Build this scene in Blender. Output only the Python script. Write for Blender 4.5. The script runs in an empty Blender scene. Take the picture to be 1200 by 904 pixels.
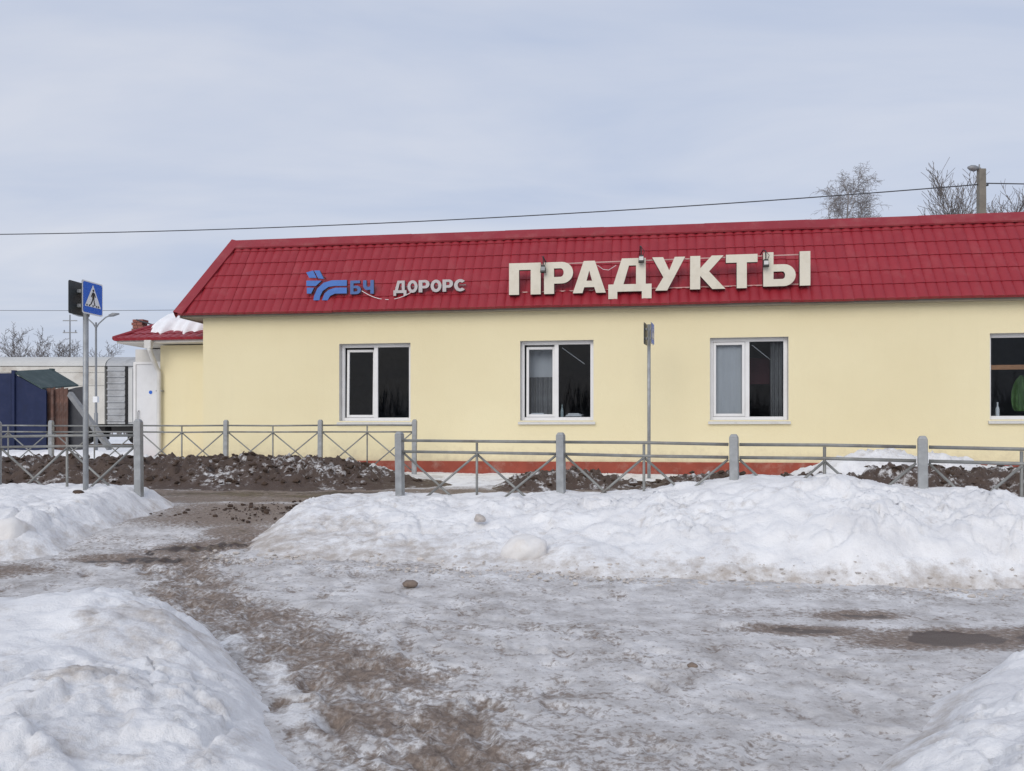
import bpy, bmesh, math, random
import numpy as np
from mathutils import Vector, Matrix

random.seed(7)
sc = bpy.context.scene
COL = sc.collection
CZ = 1.2            # camera height
FPX, HOR = 1000.0, 508.0

# ------------------------------------------------------------------ camera
cam = bpy.data.cameras.new('camera')
cam.sensor_width = 36; cam.lens = 30.0; cam.shift_y = 56 / 1200
cam.clip_start = 0.1; cam.clip_end = 3000
camo = bpy.data.objects.new('camera', cam); COL.objects.link(camo)
camo.location = (0, 0, CZ); camo.rotation_euler = (math.radians(90), 0, 0)
sc.camera = camo

# ------------------------------------------------------------------ sky, sun, exposure
SUN_EL, SUN_AZ = math.radians(30), math.radians(-158)     # azimuth from +Y, clockwise seen from above
w = bpy.data.worlds.new('World'); sc.world = w; w.use_nodes = True
nt = w.node_tree; nt.nodes.clear()
N = nt.nodes.new
out = N('ShaderNodeOutputWorld'); bg = N('ShaderNodeBackground'); bg.inputs['Strength'].default_value = 0.1
sky = N('ShaderNodeTexSky'); sky.sky_type = 'NISHITA'; sky.sun_disc = False
sky.sun_elevation = SUN_EL; sky.sun_rotation = SUN_AZ; sky.dust_density = 3.0
tc = N('ShaderNodeTexCoord')
sep = N('ShaderNodeSeparateXYZ'); nt.links.new(tc.outputs['Generated'], sep.inputs[0])
# project the direction on a flat cloud deck so the layers bunch up towards the horizon
mx = N('ShaderNodeMath'); mx.operation = 'MAXIMUM'; mx.inputs[1].default_value = 0.0
nt.links.new(sep.outputs['Z'], mx.inputs[0])
ad = N('ShaderNodeMath'); ad.operation = 'ADD'; ad.inputs[1].default_value = 0.16
nt.links.new(mx.outputs[0], ad.inputs[0])
dx = N('ShaderNodeMath'); dx.operation = 'DIVIDE'; nt.links.new(sep.outputs['X'], dx.inputs[0]); nt.links.new(ad.outputs[0], dx.inputs[1])
dy = N('ShaderNodeMath'); dy.operation = 'DIVIDE'; nt.links.new(sep.outputs['Y'], dy.inputs[0]); nt.links.new(ad.outputs[0], dy.inputs[1])
cmb = N('ShaderNodeCombineXYZ'); nt.links.new(dx.outputs[0], cmb.inputs[0]); nt.links.new(dy.outputs[0], cmb.inputs[1])
mp = N('ShaderNodeMapping'); mp.inputs['Scale'].default_value = (0.55, 1.25, 1); mp.inputs['Rotation'].default_value = (0, 0, 0.18)
nt.links.new(cmb.outputs[0], mp.inputs[0])
n1 = N('ShaderNodeTexNoise'); n1.inputs['Scale'].default_value = 1.25; n1.inputs['Detail'].default_value = 7; n1.inputs['Roughness'].default_value = 0.52
n1.inputs['Distortion'].default_value = 0.4
nt.links.new(mp.outputs[0], n1.inputs['Vector'])
cr = N('ShaderNodeValToRGB')
cr.color_ramp.elements[0].position = 0.30; cr.color_ramp.elements[0].color = (4.8, 5.6, 7.35, 1)
cr.color_ramp.elements[1].position = 0.70; cr.color_ramp.elements[1].color = (7.2, 7.45, 8.25, 1)
nt.links.new(n1.outputs['Fac'], cr.inputs[0])
mixs = N('ShaderNodeMixRGB'); mixs.inputs[0].default_value = 0.86
nt.links.new(sky.outputs[0], mixs.inputs[1]); nt.links.new(cr.outputs[0], mixs.inputs[2])
nt.links.new(mixs.outputs[0], bg.inputs['Color']); nt.links.new(bg.outputs[0], out.inputs['Surface'])

sl = bpy.data.lights.new('sun', 'SUN'); sl.energy = 1.3; sl.angle = math.radians(38); sl.color = (1.0, 0.95, 0.88)
slo = bpy.data.objects.new('sun', sl); COL.objects.link(slo); slo.location = (0, -10, 30)
sd = Vector((math.sin(SUN_AZ) * math.cos(SUN_EL), math.cos(SUN_AZ) * math.cos(SUN_EL), math.sin(SUN_EL)))
slo.rotation_euler = (-sd).to_track_quat('-Z', 'Y').to_euler()

sc.view_settings.view_transform = 'Standard'; sc.view_settings.look = 'None'
sc.view_settings.exposure = 0.07; sc.view_settings.gamma = 1.0
sc.render.resolution_x = 1024; sc.render.resolution_y = 771

# ------------------------------------------------------------------ numpy noise
_rng = np.random.default_rng(3)
_perm = _rng.permutation(512)
def _h(ix, iy, s):
    return _perm[(_perm[(ix + s * 37) & 511] + iy) & 511]
def perlin(x, y, s=0):
    x = np.asarray(x, float); y = np.asarray(y, float)
    ix = np.floor(x).astype(int); iy = np.floor(y).astype(int)
    fx = x - ix; fy = y - iy
    def g(i, j):
        a = _h(ix + i, iy + j, s) * (2 * math.pi / 512)
        return np.cos(a) * (fx - i) + np.sin(a) * (fy - j)
    u = fx * fx * fx * (fx * (fx * 6 - 15) + 10); v = fy * fy * fy * (fy * (fy * 6 - 15) + 10)
    a = g(0, 0) * (1 - u) + g(1, 0) * u; b = g(0, 1) * (1 - u) + g(1, 1) * u
    return (a * (1 - v) + b * v) * 1.5
def fbm(x, y, f, o=4, s=0, r=0.5):
    t = 0; a = 1.0; n = 0
    for k in range(o):
        t = t + a * perlin(x * f + 13.7 * k, y * f - 7.1 * k, s + k); n += a; a *= r; f *= 2.03
    return t / n
def billow(x, y, f, o=3, s=0):
    t = 0; a = 1.0; n = 0
    for k in range(o):
        t = t + a * (np.abs(perlin(x * f + 5.3 * k, y * f + 9.2 * k, s + k)) * 2 - 0.5); n += a; a *= 0.5; f *= 2.1
    return t / n
def worley(x, y, f, s=0):
    x = np.asarray(x, float) * f; y = np.asarray(y, float) * f
    ix = np.floor(x).astype(int); iy = np.floor(y).astype(int); best = np.full(x.shape, 9.0)
    for i in (-1, 0, 1):
        for j in (-1, 0, 1):
            h = _h(ix + i, iy + j, s); h2 = _h(ix + i + 91, iy + j + 47, s + 3)
            d = np.hypot(ix + i + h / 512 - x, iy + j + h2 / 512 - y); best = np.minimum(best, d)
    return best
def chunk(x, y, f, s=0):
    """angular broken plates: one random height per cell, grooves between"""
    x = np.asarray(x, float); y = np.asarray(y, float)
    x = (x + 0.35 * fbm(x, y, f * .9, 3, s + 1) / f) * f; y = (y + 0.35 * fbm(x, y, 1.1, 3, s + 4) / f) * f
    ix = np.floor(x).astype(int); iy = np.floor(y).astype(int); b1 = np.full(x.shape, 9.0); b2 = np.full(x.shape, 9.0); v = np.zeros(x.shape); tx = np.zeros(x.shape)
    for i in (-1, 0, 1):
        for j in (-1, 0, 1):
            h = _h(ix + i, iy + j, s); h2 = _h(ix + i + 91, iy + j + 47, s + 3)
            ax = ix + i + h / 512 - x; ay = iy + j + h2 / 512 - y; d = np.hypot(ax, ay)
            c = d < b1; b2 = np.where(c, b1, np.minimum(b2, d)); v = np.where(c, _h(ix + i + 17, iy + j + 29, s + 5) / 512, v)
            tx = np.where(c, (h / 256 - 1) * ax + (h2 / 256 - 1) * ay, tx); b1 = np.where(c, d, b1)
    return (v + tx * 0.6) * sstep(0.0, 0.16, b2 - b1)
def clumps(x, y, f, s=0):
    return np.clip(1 - (worley(x + 0.3 * fbm(x, y, f * .6, 2, s + 2) / f * 2, y, f, s) / 0.62) ** 2, 0, 1)
def sstep(a, b, x):
    t = np.clip((x - a) / (b - a), 0, 1); return t * t * (3 - 2 * t)

# ------------------------------------------------------------------ mesh helpers
class MB:
    def __init__(s): s.v = []; s.f = []
    def add(s, vs, fs):
        o = len(s.v); s.v += [tuple(p) for p in vs]; s.f += [tuple(i + o for i in q) for q in fs]
    def box(s, x0, x1, y0, y1, z0, z1):
        s.add([(x0,y0,z0),(x1,y0,z0),(x1,y1,z0),(x0,y1,z0),(x0,y0,z1),(x1,y0,z1),(x1,y1,z1),(x0,y1,z1)],
              [(0,3,2,1),(4,5,6,7),(0,1,5,4),(1,2,6,5),(2,3,7,6),(3,0,4,7)])
        return s
    def tube(s, pts, rad, n=8, cap=True):
        pts = [Vector(p) for p in pts]
        if not hasattr(rad, '__len__'): rad = [rad] * len(pts)
        vs = []; fs = []
        prev = None
        for i, p in enumerate(pts):
            d = (pts[min(i + 1, len(pts) - 1)] - pts[max(i - 1, 0)])
            d = d.normalized() if d.length > 1e-9 else Vector((0, 0, 1))
            a = prev if prev is not None else (Vector((0, 0, 1)) if abs(d.z) < 0.9 else Vector((1, 0, 0)))
            e1 = (a - d * a.dot(d)); e1.normalize(); prev = e1
            e2 = d.cross(e1)
            for k in range(n):
                t = 2 * math.pi * k / n + (math.pi / n)
                vs.append(p + (e1 * math.cos(t) + e2 * math.sin(t)) * rad[i])
        for i in range(len(pts) - 1):
            for k in range(n):
                fs.append((i * n + k, i * n + (k + 1) % n, (i + 1) * n + (k + 1) % n, (i + 1) * n + k))
        if cap:
            fs.append(tuple(range(n - 1, -1, -1))); fs.append(tuple((len(pts) - 1) * n + k for k in range(n)))
        s.add(vs, fs); return s
    def bar(s, a, b, w, h):
        """rectangular bar a->b, width w (horizontal), height h"""
        a = Vector(a); b = Vector(b); d = (b - a).normalized()
        up = Vector((0, 0, 1)) if abs(d.z) < 0.95 else Vector((0, 1, 0))
        sx = d.cross(up).normalized() * (w / 2); sz = sx.cross(d).normalized() * (h / 2)
        vs = [a - sx - sz, a + sx - sz, a + sx + sz, a - sx + sz, b - sx - sz, b + sx - sz, b + sx + sz, b - sx + sz]
        s.add(vs, [(0,1,2,3),(7,6,5,4),(0,4,5,1),(1,5,6,2),(2,6,7,3),(3,7,4,0)]); return s
    def prism(s, poly, y0, y1):
        """polygon in x,z extruded along y"""
        n = len(poly)
        vs = [(p[0], y0, p[1]) for p in poly] + [(p[0], y1, p[1]) for p in poly]
        fs = [tuple(range(n)), tuple(range(2 * n - 1, n - 1, -1))]
        for k in range(n): fs.append((k, n + k, n + (k + 1) % n, (k + 1) % n))
        s.add(vs, fs); return s
    def mesh(s, name, mat, smooth=False):
        m = bpy.data.meshes.new(name); m.from_pydata(s.v, [], s.f)
        b = bmesh.new(); b.from_mesh(m); bmesh.ops.recalc_face_normals(b, faces=b.faces); b.to_mesh(m); b.free()
        if mat: m.materials.append(M[mat])
        if smooth:
            for p in m.polygons: p.use_smooth = True
        return m
    def build(s, name, mat, parent=None, smooth=False, bevel=0):
        return link(name, s.mesh(name, mat, smooth), parent, bevel)
def link(name, mesh, parent=None, bevel=0):
    o = bpy.data.objects.new(name, mesh); COL.objects.link(o)
    if parent: o.parent = parent
    if bevel:
        md = o.modifiers.new('bevel', 'BEVEL'); md.width = bevel; md.segments = 2; md.limit_method = 'ANGLE'
    return o
def empty(name, loc=(0, 0, 0), rz=0):
    o = bpy.data.objects.new(name, None); COL.objects.link(o); o.location = loc; o.rotation_euler = (0, 0, rz)
    o.empty_display_size = 0.2
    return o
def tag(o, label=None, cat=None, group=None, kind=None):
    if label: o['label'] = label
    if cat: o['category'] = cat
    if group: o['group'] = group
    if kind: o['kind'] = kind
    return o
def grid_mesh(name, X, Y, Z, mat, attrs=None, keep=None, smooth=True):
    ny, nx = X.shape
    co = np.stack([X, Y, Z], -1).reshape(-1, 3)
    idx = np.arange(nx * ny).reshape(ny, nx)
    q = np.stack([idx[:-1, :-1], idx[:-1, 1:], idx[1:, 1:], idx[1:, :-1]], -1).reshape(-1, 4)
    if keep is not None:
        k = keep.reshape(-1); q = q[k[q].any(1)]
        used = np.zeros(len(co), bool); used[q.reshape(-1)] = True
        remap = np.cumsum(used) - 1; q = remap[q]; co = co[used]
    else: used = np.ones(len(co), bool)
    m = bpy.data.meshes.new(name)
    m.vertices.add(len(co)); m.vertices.foreach_set('co', co.astype(np.float32).reshape(-1))
    m.loops.add(q.size); m.loops.foreach_set('vertex_index', q.reshape(-1).astype(np.int32))
    m.polygons.add(len(q)); m.polygons.foreach_set('loop_start', (np.arange(len(q)) * 4).astype(np.int32))
    m.update(calc_edges=True); m.validate()
    m.polygons.foreach_set('use_smooth', np.full(len(m.polygons), smooth))
    for an, av in (attrs or {}).items():
        a = m.attributes.new(an, 'FLOAT', 'POINT'); a.data.foreach_set('value', av.reshape(-1)[used].astype(np.float32))
    if mat: m.materials.append(M[mat])
    return m

# ------------------------------------------------------------------ materials
M = {}
def base_mat(name):
    m = bpy.data.materials.new(name); m.use_nodes = True; M[name] = m
    t = m.node_tree; b = t.nodes['Principled BSDF']
    return m, t, b
def simple(name, col, rough=0.6, metal=0.0, var=0.12, scale=6.0, bump=0.0, bscale=60, spec=0.5, dirt=None, dirt_amt=0.5, dscale=3.0):
    m, t, b = base_mat(name)
    L = t.links.new; n = t.nodes.new
    tcn = n('ShaderNodeTexCoord')
    no = n('ShaderNodeTexNoise'); no.inputs['Scale'].default_value = scale; no.inputs['Detail'].default_value = 6; no.inputs['Roughness'].default_value = 0.6
    L(tcn.outputs['Object'], no.inputs['Vector'])
    r = n('ShaderNodeValToRGB'); r.color_ramp.elements[0].position = 0.28; r.color_ramp.elements[1].position = 0.72
    r.color_ramp.elements[0].color = tuple(c * (1 - var) for c in col) + (1,)
    r.color_ramp.elements[1].color = tuple(min(1, c * (1 + var)) for c in col) + (1,)
    L(no.outputs['Fac'], r.inputs[0])
    src = r.outputs[0]
    if dirt:
        n2 = n('ShaderNodeTexNoise'); n2.inputs['Scale'].default_value = dscale; n2.inputs['Detail'].default_value = 8; n2.inputs['Roughness'].default_value = 0.68
        L(tcn.outputs['Object'], n2.inputs['Vector'])
        r2 = n('ShaderNodeValToRGB'); r2.color_ramp.elements[0].position = 0.5; r2.color_ramp.elements[1].position = 0.72
        r2.color_ramp.elements[0].color = (0, 0, 0, 1); r2.color_ramp.elements[1].color = (dirt_amt,) * 3 + (1,)
        L(n2.outputs['Fac'], r2.inputs[0])
        mxn = n('ShaderNodeMixRGB'); L(r2.outputs[0], mxn.inputs[0]); L(src, mxn.inputs[1]); mxn.inputs[2].default_value = tuple(dirt) + (1,)
        src = mxn.outputs[0]
    L(src, b.inputs['Base Color'])
    b.inputs['Roughness'].default_value = rough; b.inputs['Metallic'].default_value = metal
    b.inputs['Specular IOR Level'].default_value = spec
    if bump:
        nb = n('ShaderNodeTexNoise'); nb.inputs['Scale'].default_value = bscale; nb.inputs['Detail'].default_value = 5
        L(tcn.outputs['Object'], nb.inputs['Vector'])
        bp = n('ShaderNodeBump'); bp.inputs['Strength'].default_value = bump; bp.inputs['Distance'].default_value = 0.01
        L(nb.outputs['Fac'], bp.inputs['Height']); L(bp.outputs[0], b.inputs['Normal'])
    return m

def wall_mat():
    m, t, b = base_mat('yellow_plaster'); L = t.links.new; n = t.nodes.new
    tcn = n('ShaderNodeTexCoord')
    no = n('ShaderNodeTexNoise'); no.inputs['Scale'].default_value = 0.55; no.inputs['Detail'].default_value = 5
    L(tcn.outputs['Object'], no.inputs['Vector'])
    r = n('ShaderNodeValToRGB'); r.color_ramp.elements[0].position = 0.3; r.color_ramp.elements[1].position = 0.7
    r.color_ramp.elements[0].color = (0.795, 0.705, 0.455, 1); r.color_ramp.elements[1].color = (0.835, 0.75, 0.495, 1)
    L(no.outputs['Fac'], r.inputs[0])
    # vertical rain streaks
    mpn = n('ShaderNodeMapping'); mpn.inputs['Scale'].default_value = (3.2, 3.2, 0.22); L(tcn.outputs['Object'], mpn.inputs[0])
    ns = n('ShaderNodeTexNoise'); ns.inputs['Scale'].default_value = 1.6; ns.inputs['Detail'].default_value = 6; ns.inputs['Roughness'].default_value = 0.65
    L(mpn.outputs[0], ns.inputs['Vector'])
    rs = n('ShaderNodeValToRGB'); rs.color_ramp.elements[0].position = 0.55; rs.color_ramp.elements[1].position = 0.8
    rs.color_ramp.elements[0].color = (0, 0, 0, 1); rs.color_ramp.elements[1].color = (0.08, 0.08, 0.08, 1)
    L(ns.outputs['Fac'], rs.inputs[0])
    mxn = n('ShaderNodeMixRGB'); L(rs.outputs[0], mxn.inputs[0]); L(r.outputs[0], mxn.inputs[1]); mxn.inputs[2].default_value = (0.55, 0.48, 0.34, 1)
    # splashed dirt creeping up from the plinth
    sx = n('ShaderNodeSeparateXYZ'); L(tcn.outputs['Object'], sx.inputs[0])
    sm = n('ShaderNodeMapRange'); sm.inputs['From Min'].default_value = 0.2; sm.inputs['From Max'].default_value = 0.75; sm.inputs['To Min'].default_value = 0.30; sm.inputs['To Max'].default_value = -0.25; L(sx.outputs['Z'], sm.inputs['Value'])
    nd = n('ShaderNodeTexNoise'); nd.inputs['Scale'].default_value = 5; nd.inputs['Detail'].default_value = 9; nd.inputs['Roughness'].default_value = 0.7; L(tcn.outputs['Object'], nd.inputs['Vector'])
    ad_ = n('ShaderNodeMath'); ad_.operation = 'ADD'; L(sm.outputs[0], ad_.inputs[0]); L(nd.outputs['Fac'], ad_.inputs[1])
    rd = n('ShaderNodeValToRGB'); rd.color_ramp.elements[0].position = 0.5; rd.color_ramp.elements[1].position = 0.9; rd.color_ramp.elements[0].color = (0, 0, 0, 1); rd.color_ramp.elements[1].color = (0.5, 0.5, 0.5, 1); L(ad_.outputs[0], rd.inputs[0])
    mxd = n('ShaderNodeMixRGB'); L(rd.outputs[0], mxd.inputs[0]); L(mxn.outputs[0], mxd.inputs[1]); mxd.inputs[2].default_value = (0.45, 0.37, 0.26, 1)
    L(mxd.outputs[0], b.inputs['Base Color']); b.inputs['Roughness'].default_value = 0.85
    nb = n('ShaderNodeTexNoise'); nb.inputs['Scale'].default_value = 45; nb.inputs['Detail'].default_value = 6; L(tcn.outputs['Object'], nb.inputs['Vector'])
    n3 = n('ShaderNodeTexNoise'); n3.inputs['Scale'].default_value = 2.2; n3.inputs['Detail'].default_value = 3; L(tcn.outputs['Object'], n3.inputs['Vector'])
    am = n('ShaderNodeMath'); am.operation = 'MULTIPLY_ADD'; am.inputs[1].default_value = 3.0; L(n3.outputs['Fac'], am.inputs[0]); L(nb.outputs['Fac'], am.inputs[2])
    bp = n('ShaderNodeBump'); bp.inputs['Strength'].default_value = 0.35; bp.inputs['Distance'].default_value = 0.012
    L(am.outputs[0], bp.inputs['Height']); L(bp.outputs[0], b.inputs['Normal'])
wall_mat()

def attr(t, name):
    a = t.nodes.new('ShaderNodeAttribute'); a.attribute_name = name; return a.outputs['Fac']
def snow_mat(name, dirtcol, thr0, thr1, amt, bump=0.5, base=((0.70, 0.72, 0.76), (0.90, 0.905, 0.915))):
    """snow whose 'dirt' vertex values bring in grit"""
    m, t, b = base_mat(name); L = t.links.new; n = t.nodes.new
    geo = n('ShaderNodeNewGeometry'); P = geo.outputs['Position']
    n1 = n('ShaderNodeTexNoise'); n1.inputs['Scale'].default_value = 2.6; n1.inputs['Detail'].default_value = 9; n1.inputs['Roughness'].default_value = 0.62; L(P, n1.inputs['Vector'])
    r1 = n('ShaderNodeValToRGB'); r1.color_ramp.elements[0].position = 0.3; r1.color_ramp.elements[1].position = 0.62
    r1.color_ramp.elements[0].color = base[0] + (1,); r1.color_ramp.elements[1].color = base[1] + (1,); L(n1.outputs['Fac'], r1.inputs[0])
    n2 = n('ShaderNodeTexNoise'); n2.inputs['Scale'].default_value = 7.5; n2.inputs['Detail'].default_value = 10; n2.inputs['Roughness'].default_value = 0.72; L(P, n2.inputs['Vector'])
    add = n('ShaderNodeMath'); add.operation = 'ADD'; L(n2.outputs['Fac'], add.inputs[0]); L(attr(t, 'dirt'), add.inputs[1])
    r2 = n('ShaderNodeValToRGB'); r2.color_ramp.elements[0].position = thr0; r2.color_ramp.elements[1].position = thr1
    r2.color_ramp.elements[0].color = (0, 0, 0, 1); r2.color_ramp.elements[1].color = (amt,) * 3 + (1,); L(add.outputs[0], r2.inputs[0])
    mxn = n('ShaderNodeMixRGB'); L(r2.outputs[0], mxn.inputs[0]); L(r1.outputs[0], mxn.inputs[1]); mxn.inputs[2].default_value = dirtcol + (1,)
    # fine dark grit
    n4 = n('ShaderNodeTexNoise'); n4.inputs['Scale'].default_value = 55; n4.inputs['Detail'].default_value = 4; n4.inputs['Roughness'].default_value = 0.7; L(P, n4.inputs['Vector'])
    r4 = n('ShaderNodeValToRGB'); r4.color_ramp.elements[0].position = 0.66; r4.color_ramp.elements[1].position = 0.76
    r4.color_ramp.elements[0].color = (0, 0, 0, 1); r4.color_ramp.elements[1].color = (0.5, 0.5, 0.5, 1); L(n4.outputs['Fac'], r4.inputs[0])
    mx4 = n('ShaderNodeMixRGB'); L(r4.outputs[0], mx4.inputs[0]); L(mxn.outputs[0], mx4.inputs[1]); mx4.inputs[2].default_value = (0.30, 0.25, 0.2, 1)
    L(mx4.outputs[0], b.inputs['Base Color'])
    b.inputs['Roughness'].default_value = 0.55; b.inputs['Specular IOR Level'].default_value = 0.35
    n3 = n('ShaderNodeTexNoise'); n3.inputs['Scale'].default_value = 26; n3.inputs['Detail'].default_value = 8; n3.inputs['Roughness'].default_value = 0.7; L(P, n3.inputs['Vector'])
    bp = n('ShaderNodeBump'); bp.inputs['Strength'].default_value = bump; bp.inputs['Distance'].default_value = 0.03
    L(n3.outputs['Fac'], bp.inputs['Height']); L(bp.outputs[0], b.inputs['Normal'])
snow_mat('snow', (0.42, 0.365, 0.315), 0.57, 0.86, 0.88, 0.55, ((0.70, 0.70, 0.715), (0.875, 0.875, 0.88)))
snow_mat('dirty_snow', (0.068, 0.040, 0.026), 0.46, 0.59, 0.97, 0.8, ((0.55, 0.53, 0.52), (0.80, 0.80, 0.80)))

def ground_mat():
    m, t, b = base_mat('icy_ground'); L = t.links.new; n = t.nodes.new
    geo = n('ShaderNodeNewGeometry'); P = geo.outputs['Position']
    def noise(sc_, det, ro):
        q = n('ShaderNodeTexNoise'); q.inputs['Scale'].default_value = sc_; q.inputs['Detail'].default_value = det; q.inputs['Roughness'].default_value = ro; L(P, q.inputs['Vector']); return q.outputs['Fac']
    def ramp(src, stops):
        q = n('ShaderNodeValToRGB'); e = q.color_ramp.elements
        e[0].position, e[0].color = stops[0][0], tuple(stops[0][1]) + (1,); e[1].position, e[1].color = stops[-1][0], tuple(stops[-1][1]) + (1,)
        for p, c in stops[1:-1]: k = e.new(p); k.color = tuple(c) + (1,)
        L(src, q.inputs[0]); return q.outputs[0]
    def plus(a, b_):
        q = n('ShaderNodeMath'); q.operation = 'ADD'; L(a, q.inputs[0]); L(b_, q.inputs[1]); return q.outputs[0]
    def mix(f, a, b_):
        q = n('ShaderNodeMixRGB'); L(f, q.inputs[0])
        for k, c in ((1, a), (2, b_)):
            if isinstance(c, tuple): q.inputs[k].default_value = c + (1,)
            else: L(c, q.inputs[k])
        return q.outputs[0]
    g = lambda v: (v, v, v)
    big = noise(3.2, 13, 0.76)
    ice = ramp(big, [(0.33, (0.35, 0.325, 0.31)), (0.47, (0.55, 0.535, 0.53)), (0.64, (0.76, 0.75, 0.75))])
    # crisp grit: thresholded fine noise gated by the mud values
    fine = noise(30, 8, 0.68)
    grit = ramp(plus(fine, attr(t, 'mud')), [(0.63, g(0)), (0.69, g(0.5)), (0.84, g(0.95))])
    brown = ramp(noise(38, 8, 0.7), [(0.32, (0.105, 0.074, 0.055)), (0.68, (0.30, 0.235, 0.19))])
    c = mix(grit, ice, brown)
    snowf = ramp(plus(big, attr(t, 'snow')), [(0.8, g(0)), (1.05, g(1))])
    c = mix(snowf, c, (0.86, 0.865, 0.875))
    wetf = ramp(plus(noise(9, 10, 0.7), attr(t, 'wet')), [(0.95, g(0)), (1.03, g(1))])
    c = mix(wetf, c, (0.055, 0.038, 0.028))
    L(c, b.inputs['Base Color'])
    rr_ = n('ShaderNodeMapRange'); rr_.inputs['To Min'].default_value = 0.6; rr_.inputs['To Max'].default_value = 0.34; L(wetf, rr_.inputs['Value']); L(rr_.outputs[0], b.inputs['Roughness'])
    b.inputs['Specular IOR Level'].default_value = 0.2
    bs = n('ShaderNodeMapRange'); bs.inputs['To Min'].default_value = 0.55; bs.inputs['To Max'].default_value = 0.15; L(wetf, bs.inputs['Value'])
    bp = n('ShaderNodeBump'); bp.inputs['Distance'].default_value = 0.02; L(bs.outputs[0], bp.inputs['Strength'])
    L(noise(34, 10, 0.78), bp.inputs['Height']); L(bp.outputs[0], b.inputs['Normal'])
ground_mat()

simple('plinth_red', (0.29, 0.06, 0.036), 0.8, var=0.2, scale=4, bump=0.3, dirt=(0.45, 0.33, 0.27), dirt_amt=0.5)
simple('roof_red', (0.30, 0.020, 0.031), 0.45, var=0.10, scale=1.1, spec=0.4, dirt=(0.40, 0.12, 0.12), dirt_amt=0.35, dscale=1.3)
simple('cap_red', (0.27, 0.022, 0.033), 0.45, var=0.10, scale=2, spec=0.4, dirt=(0.36, 0.13, 0.12), dirt_amt=0.4, dscale=2.5)
simple('soffit_grey', (0.30, 0.27, 0.22), 0.7, var=0.15)
simple('pvc_white', (0.78, 0.78, 0.78), 0.4, var=0.04, dirt=(0.55, 0.53, 0.5), dirt_amt=0.35)
simple('reveal_plaster', (0.68, 0.66, 0.62), 0.8, var=0.06, dirt=(0.45, 0.43, 0.4), dirt_amt=0.4)
simple('sill_metal', (0.66, 0.66, 0.64), 0.5, var=0.08, dirt=(0.4, 0.38, 0.35), dirt_amt=0.6, dscale=6)
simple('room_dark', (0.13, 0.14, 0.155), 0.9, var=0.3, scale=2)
simple('room_burgundy', (0.08, 0.018, 0.025), 0.9)
simple('reflection_grey', (0.60, 0.595, 0.59), 0.8, var=0.05, scale=1.5)  # grey of the sky reflection, put on sheets behind the panes
simple('cloth_pale', (0.20, 0.195, 0.19), 0.9, var=0.2)
simple('cloth_green', (0.10, 0.19, 0.06), 0.9, var=0.3, scale=9)
simple('wood_lath', (0.50, 0.24, 0.11), 0.6, var=0.2, scale=9)
simple('paper_white', (0.85, 0.85, 0.84), 0.8, var=0.05)
simple('bottle_glass', (0.35, 0.42, 0.42), 0.15, var=0.1)
simple('galvanised', (0.33, 0.345, 0.355), 0.5, metal=0.35, var=0.22, scale=9, dirt=(0.17, 0.16, 0.15), dirt_amt=0.5, dscale=5, bump=0.1)
simple('galv_rail', (0.25, 0.255, 0.245), 0.55, metal=0.3, var=0.25, scale=6, dirt=(0.14, 0.11, 0.085), dirt_amt=0.6, dscale=4)
simple('sign_back', (0.075, 0.085, 0.09), 0.5, metal=0.2, var=0.2)
simple('sign_blue', (0.012, 0.13, 0.60), 0.4, var=0.05)
simple('sign_white', (0.80, 0.81, 0.82), 0.45, var=0.04)
simple('sign_black', (0.012, 0.012, 0.014), 0.5)
simple('letter_face', (0.70, 0.655, 0.545), 0.55, var=0.05, scale=2, dirt=(0.5, 0.44, 0.33), dirt_amt=0.45, dscale=3)
simple('letter_side', (0.10, 0.085, 0.075), 0.7, var=0.2)
simple('grey_letter', (0.50, 0.47, 0.47), 0.55, var=0.1, dirt=(0.3, 0.26, 0.26), dirt_amt=0.5)
simple('emblem_blue', (0.045, 0.16, 0.50), 0.5, var=0.12, dirt=(0.02, 0.04, 0.1), dirt_amt=0.4)
simple('letter_blue', (0.05, 0.13, 0.36), 0.5, var=0.15, dirt=(0.02, 0.03, 0.06), dirt_amt=0.6, dscale=6)
simple('rail_pink', (0.55, 0.32, 0.30), 0.6, var=0.2)
simple('lamp_black', (0.02, 0.02, 0.02), 0.5)
simple('lamp_glass', (0.6, 0.6, 0.58), 0.2)
simple('cable_black', (0.05, 0.052, 0.06), 0.7)
simple('concrete', (0.21, 0.195, 0.165), 0.9, var=0.2, scale=5, bump=0.5, dirt=(0.15, 0.14, 0.12), dirt_amt=0.5)
simple('lamp_grey', (0.25, 0.26, 0.27), 0.5, metal=0.3)
simple('bark_grey', (0.24, 0.22, 0.215), 0.9, var=0.3)
simple('bark_dark', (0.15, 0.135, 0.13), 0.9, var=0.3)
simple('wagon_cream', (0.58, 0.56, 0.51), 0.7, var=0.12, scale=0.8, dirt=(0.26, 0.2, 0.15), dirt_amt=0.6, dscale=0.9)
simple('wagon_roof', (0.55, 0.55, 0.53), 0.7, var=0.12, scale=0.6)
simple('wagon_grey', (0.40, 0.41, 0.42), 0.7, var=0.2, scale=1.2, dirt=(0.12, 0.11, 0.10), dirt_amt=0.6, dscale=0.9)
simple('wagon_under', (0.018, 0.017, 0.017), 0.9)
simple('rail_steel', (0.12, 0.09, 0.075), 0.6, metal=0.4)
simple('shed_blue', (0.004, 0.013, 0.06), 0.75, var=0.25, scale=3, dirt=(0.03, 0.03, 0.05), dirt_amt=0.4)
simple('shed_green', (0.035, 0.062, 0.062), 0.7, var=0.25, scale=3, dirt=(0.11, 0.12, 0.12), dirt_amt=0.4)
simple('rust_board', (0.115, 0.06, 0.045), 0.85, var=0.45, scale=5, dirt=(0.22, 0.2, 0.19), dirt_amt=0.5)
simple('dark_panel', (0.04, 0.042, 0.05), 0.6, var=0.3)
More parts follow.
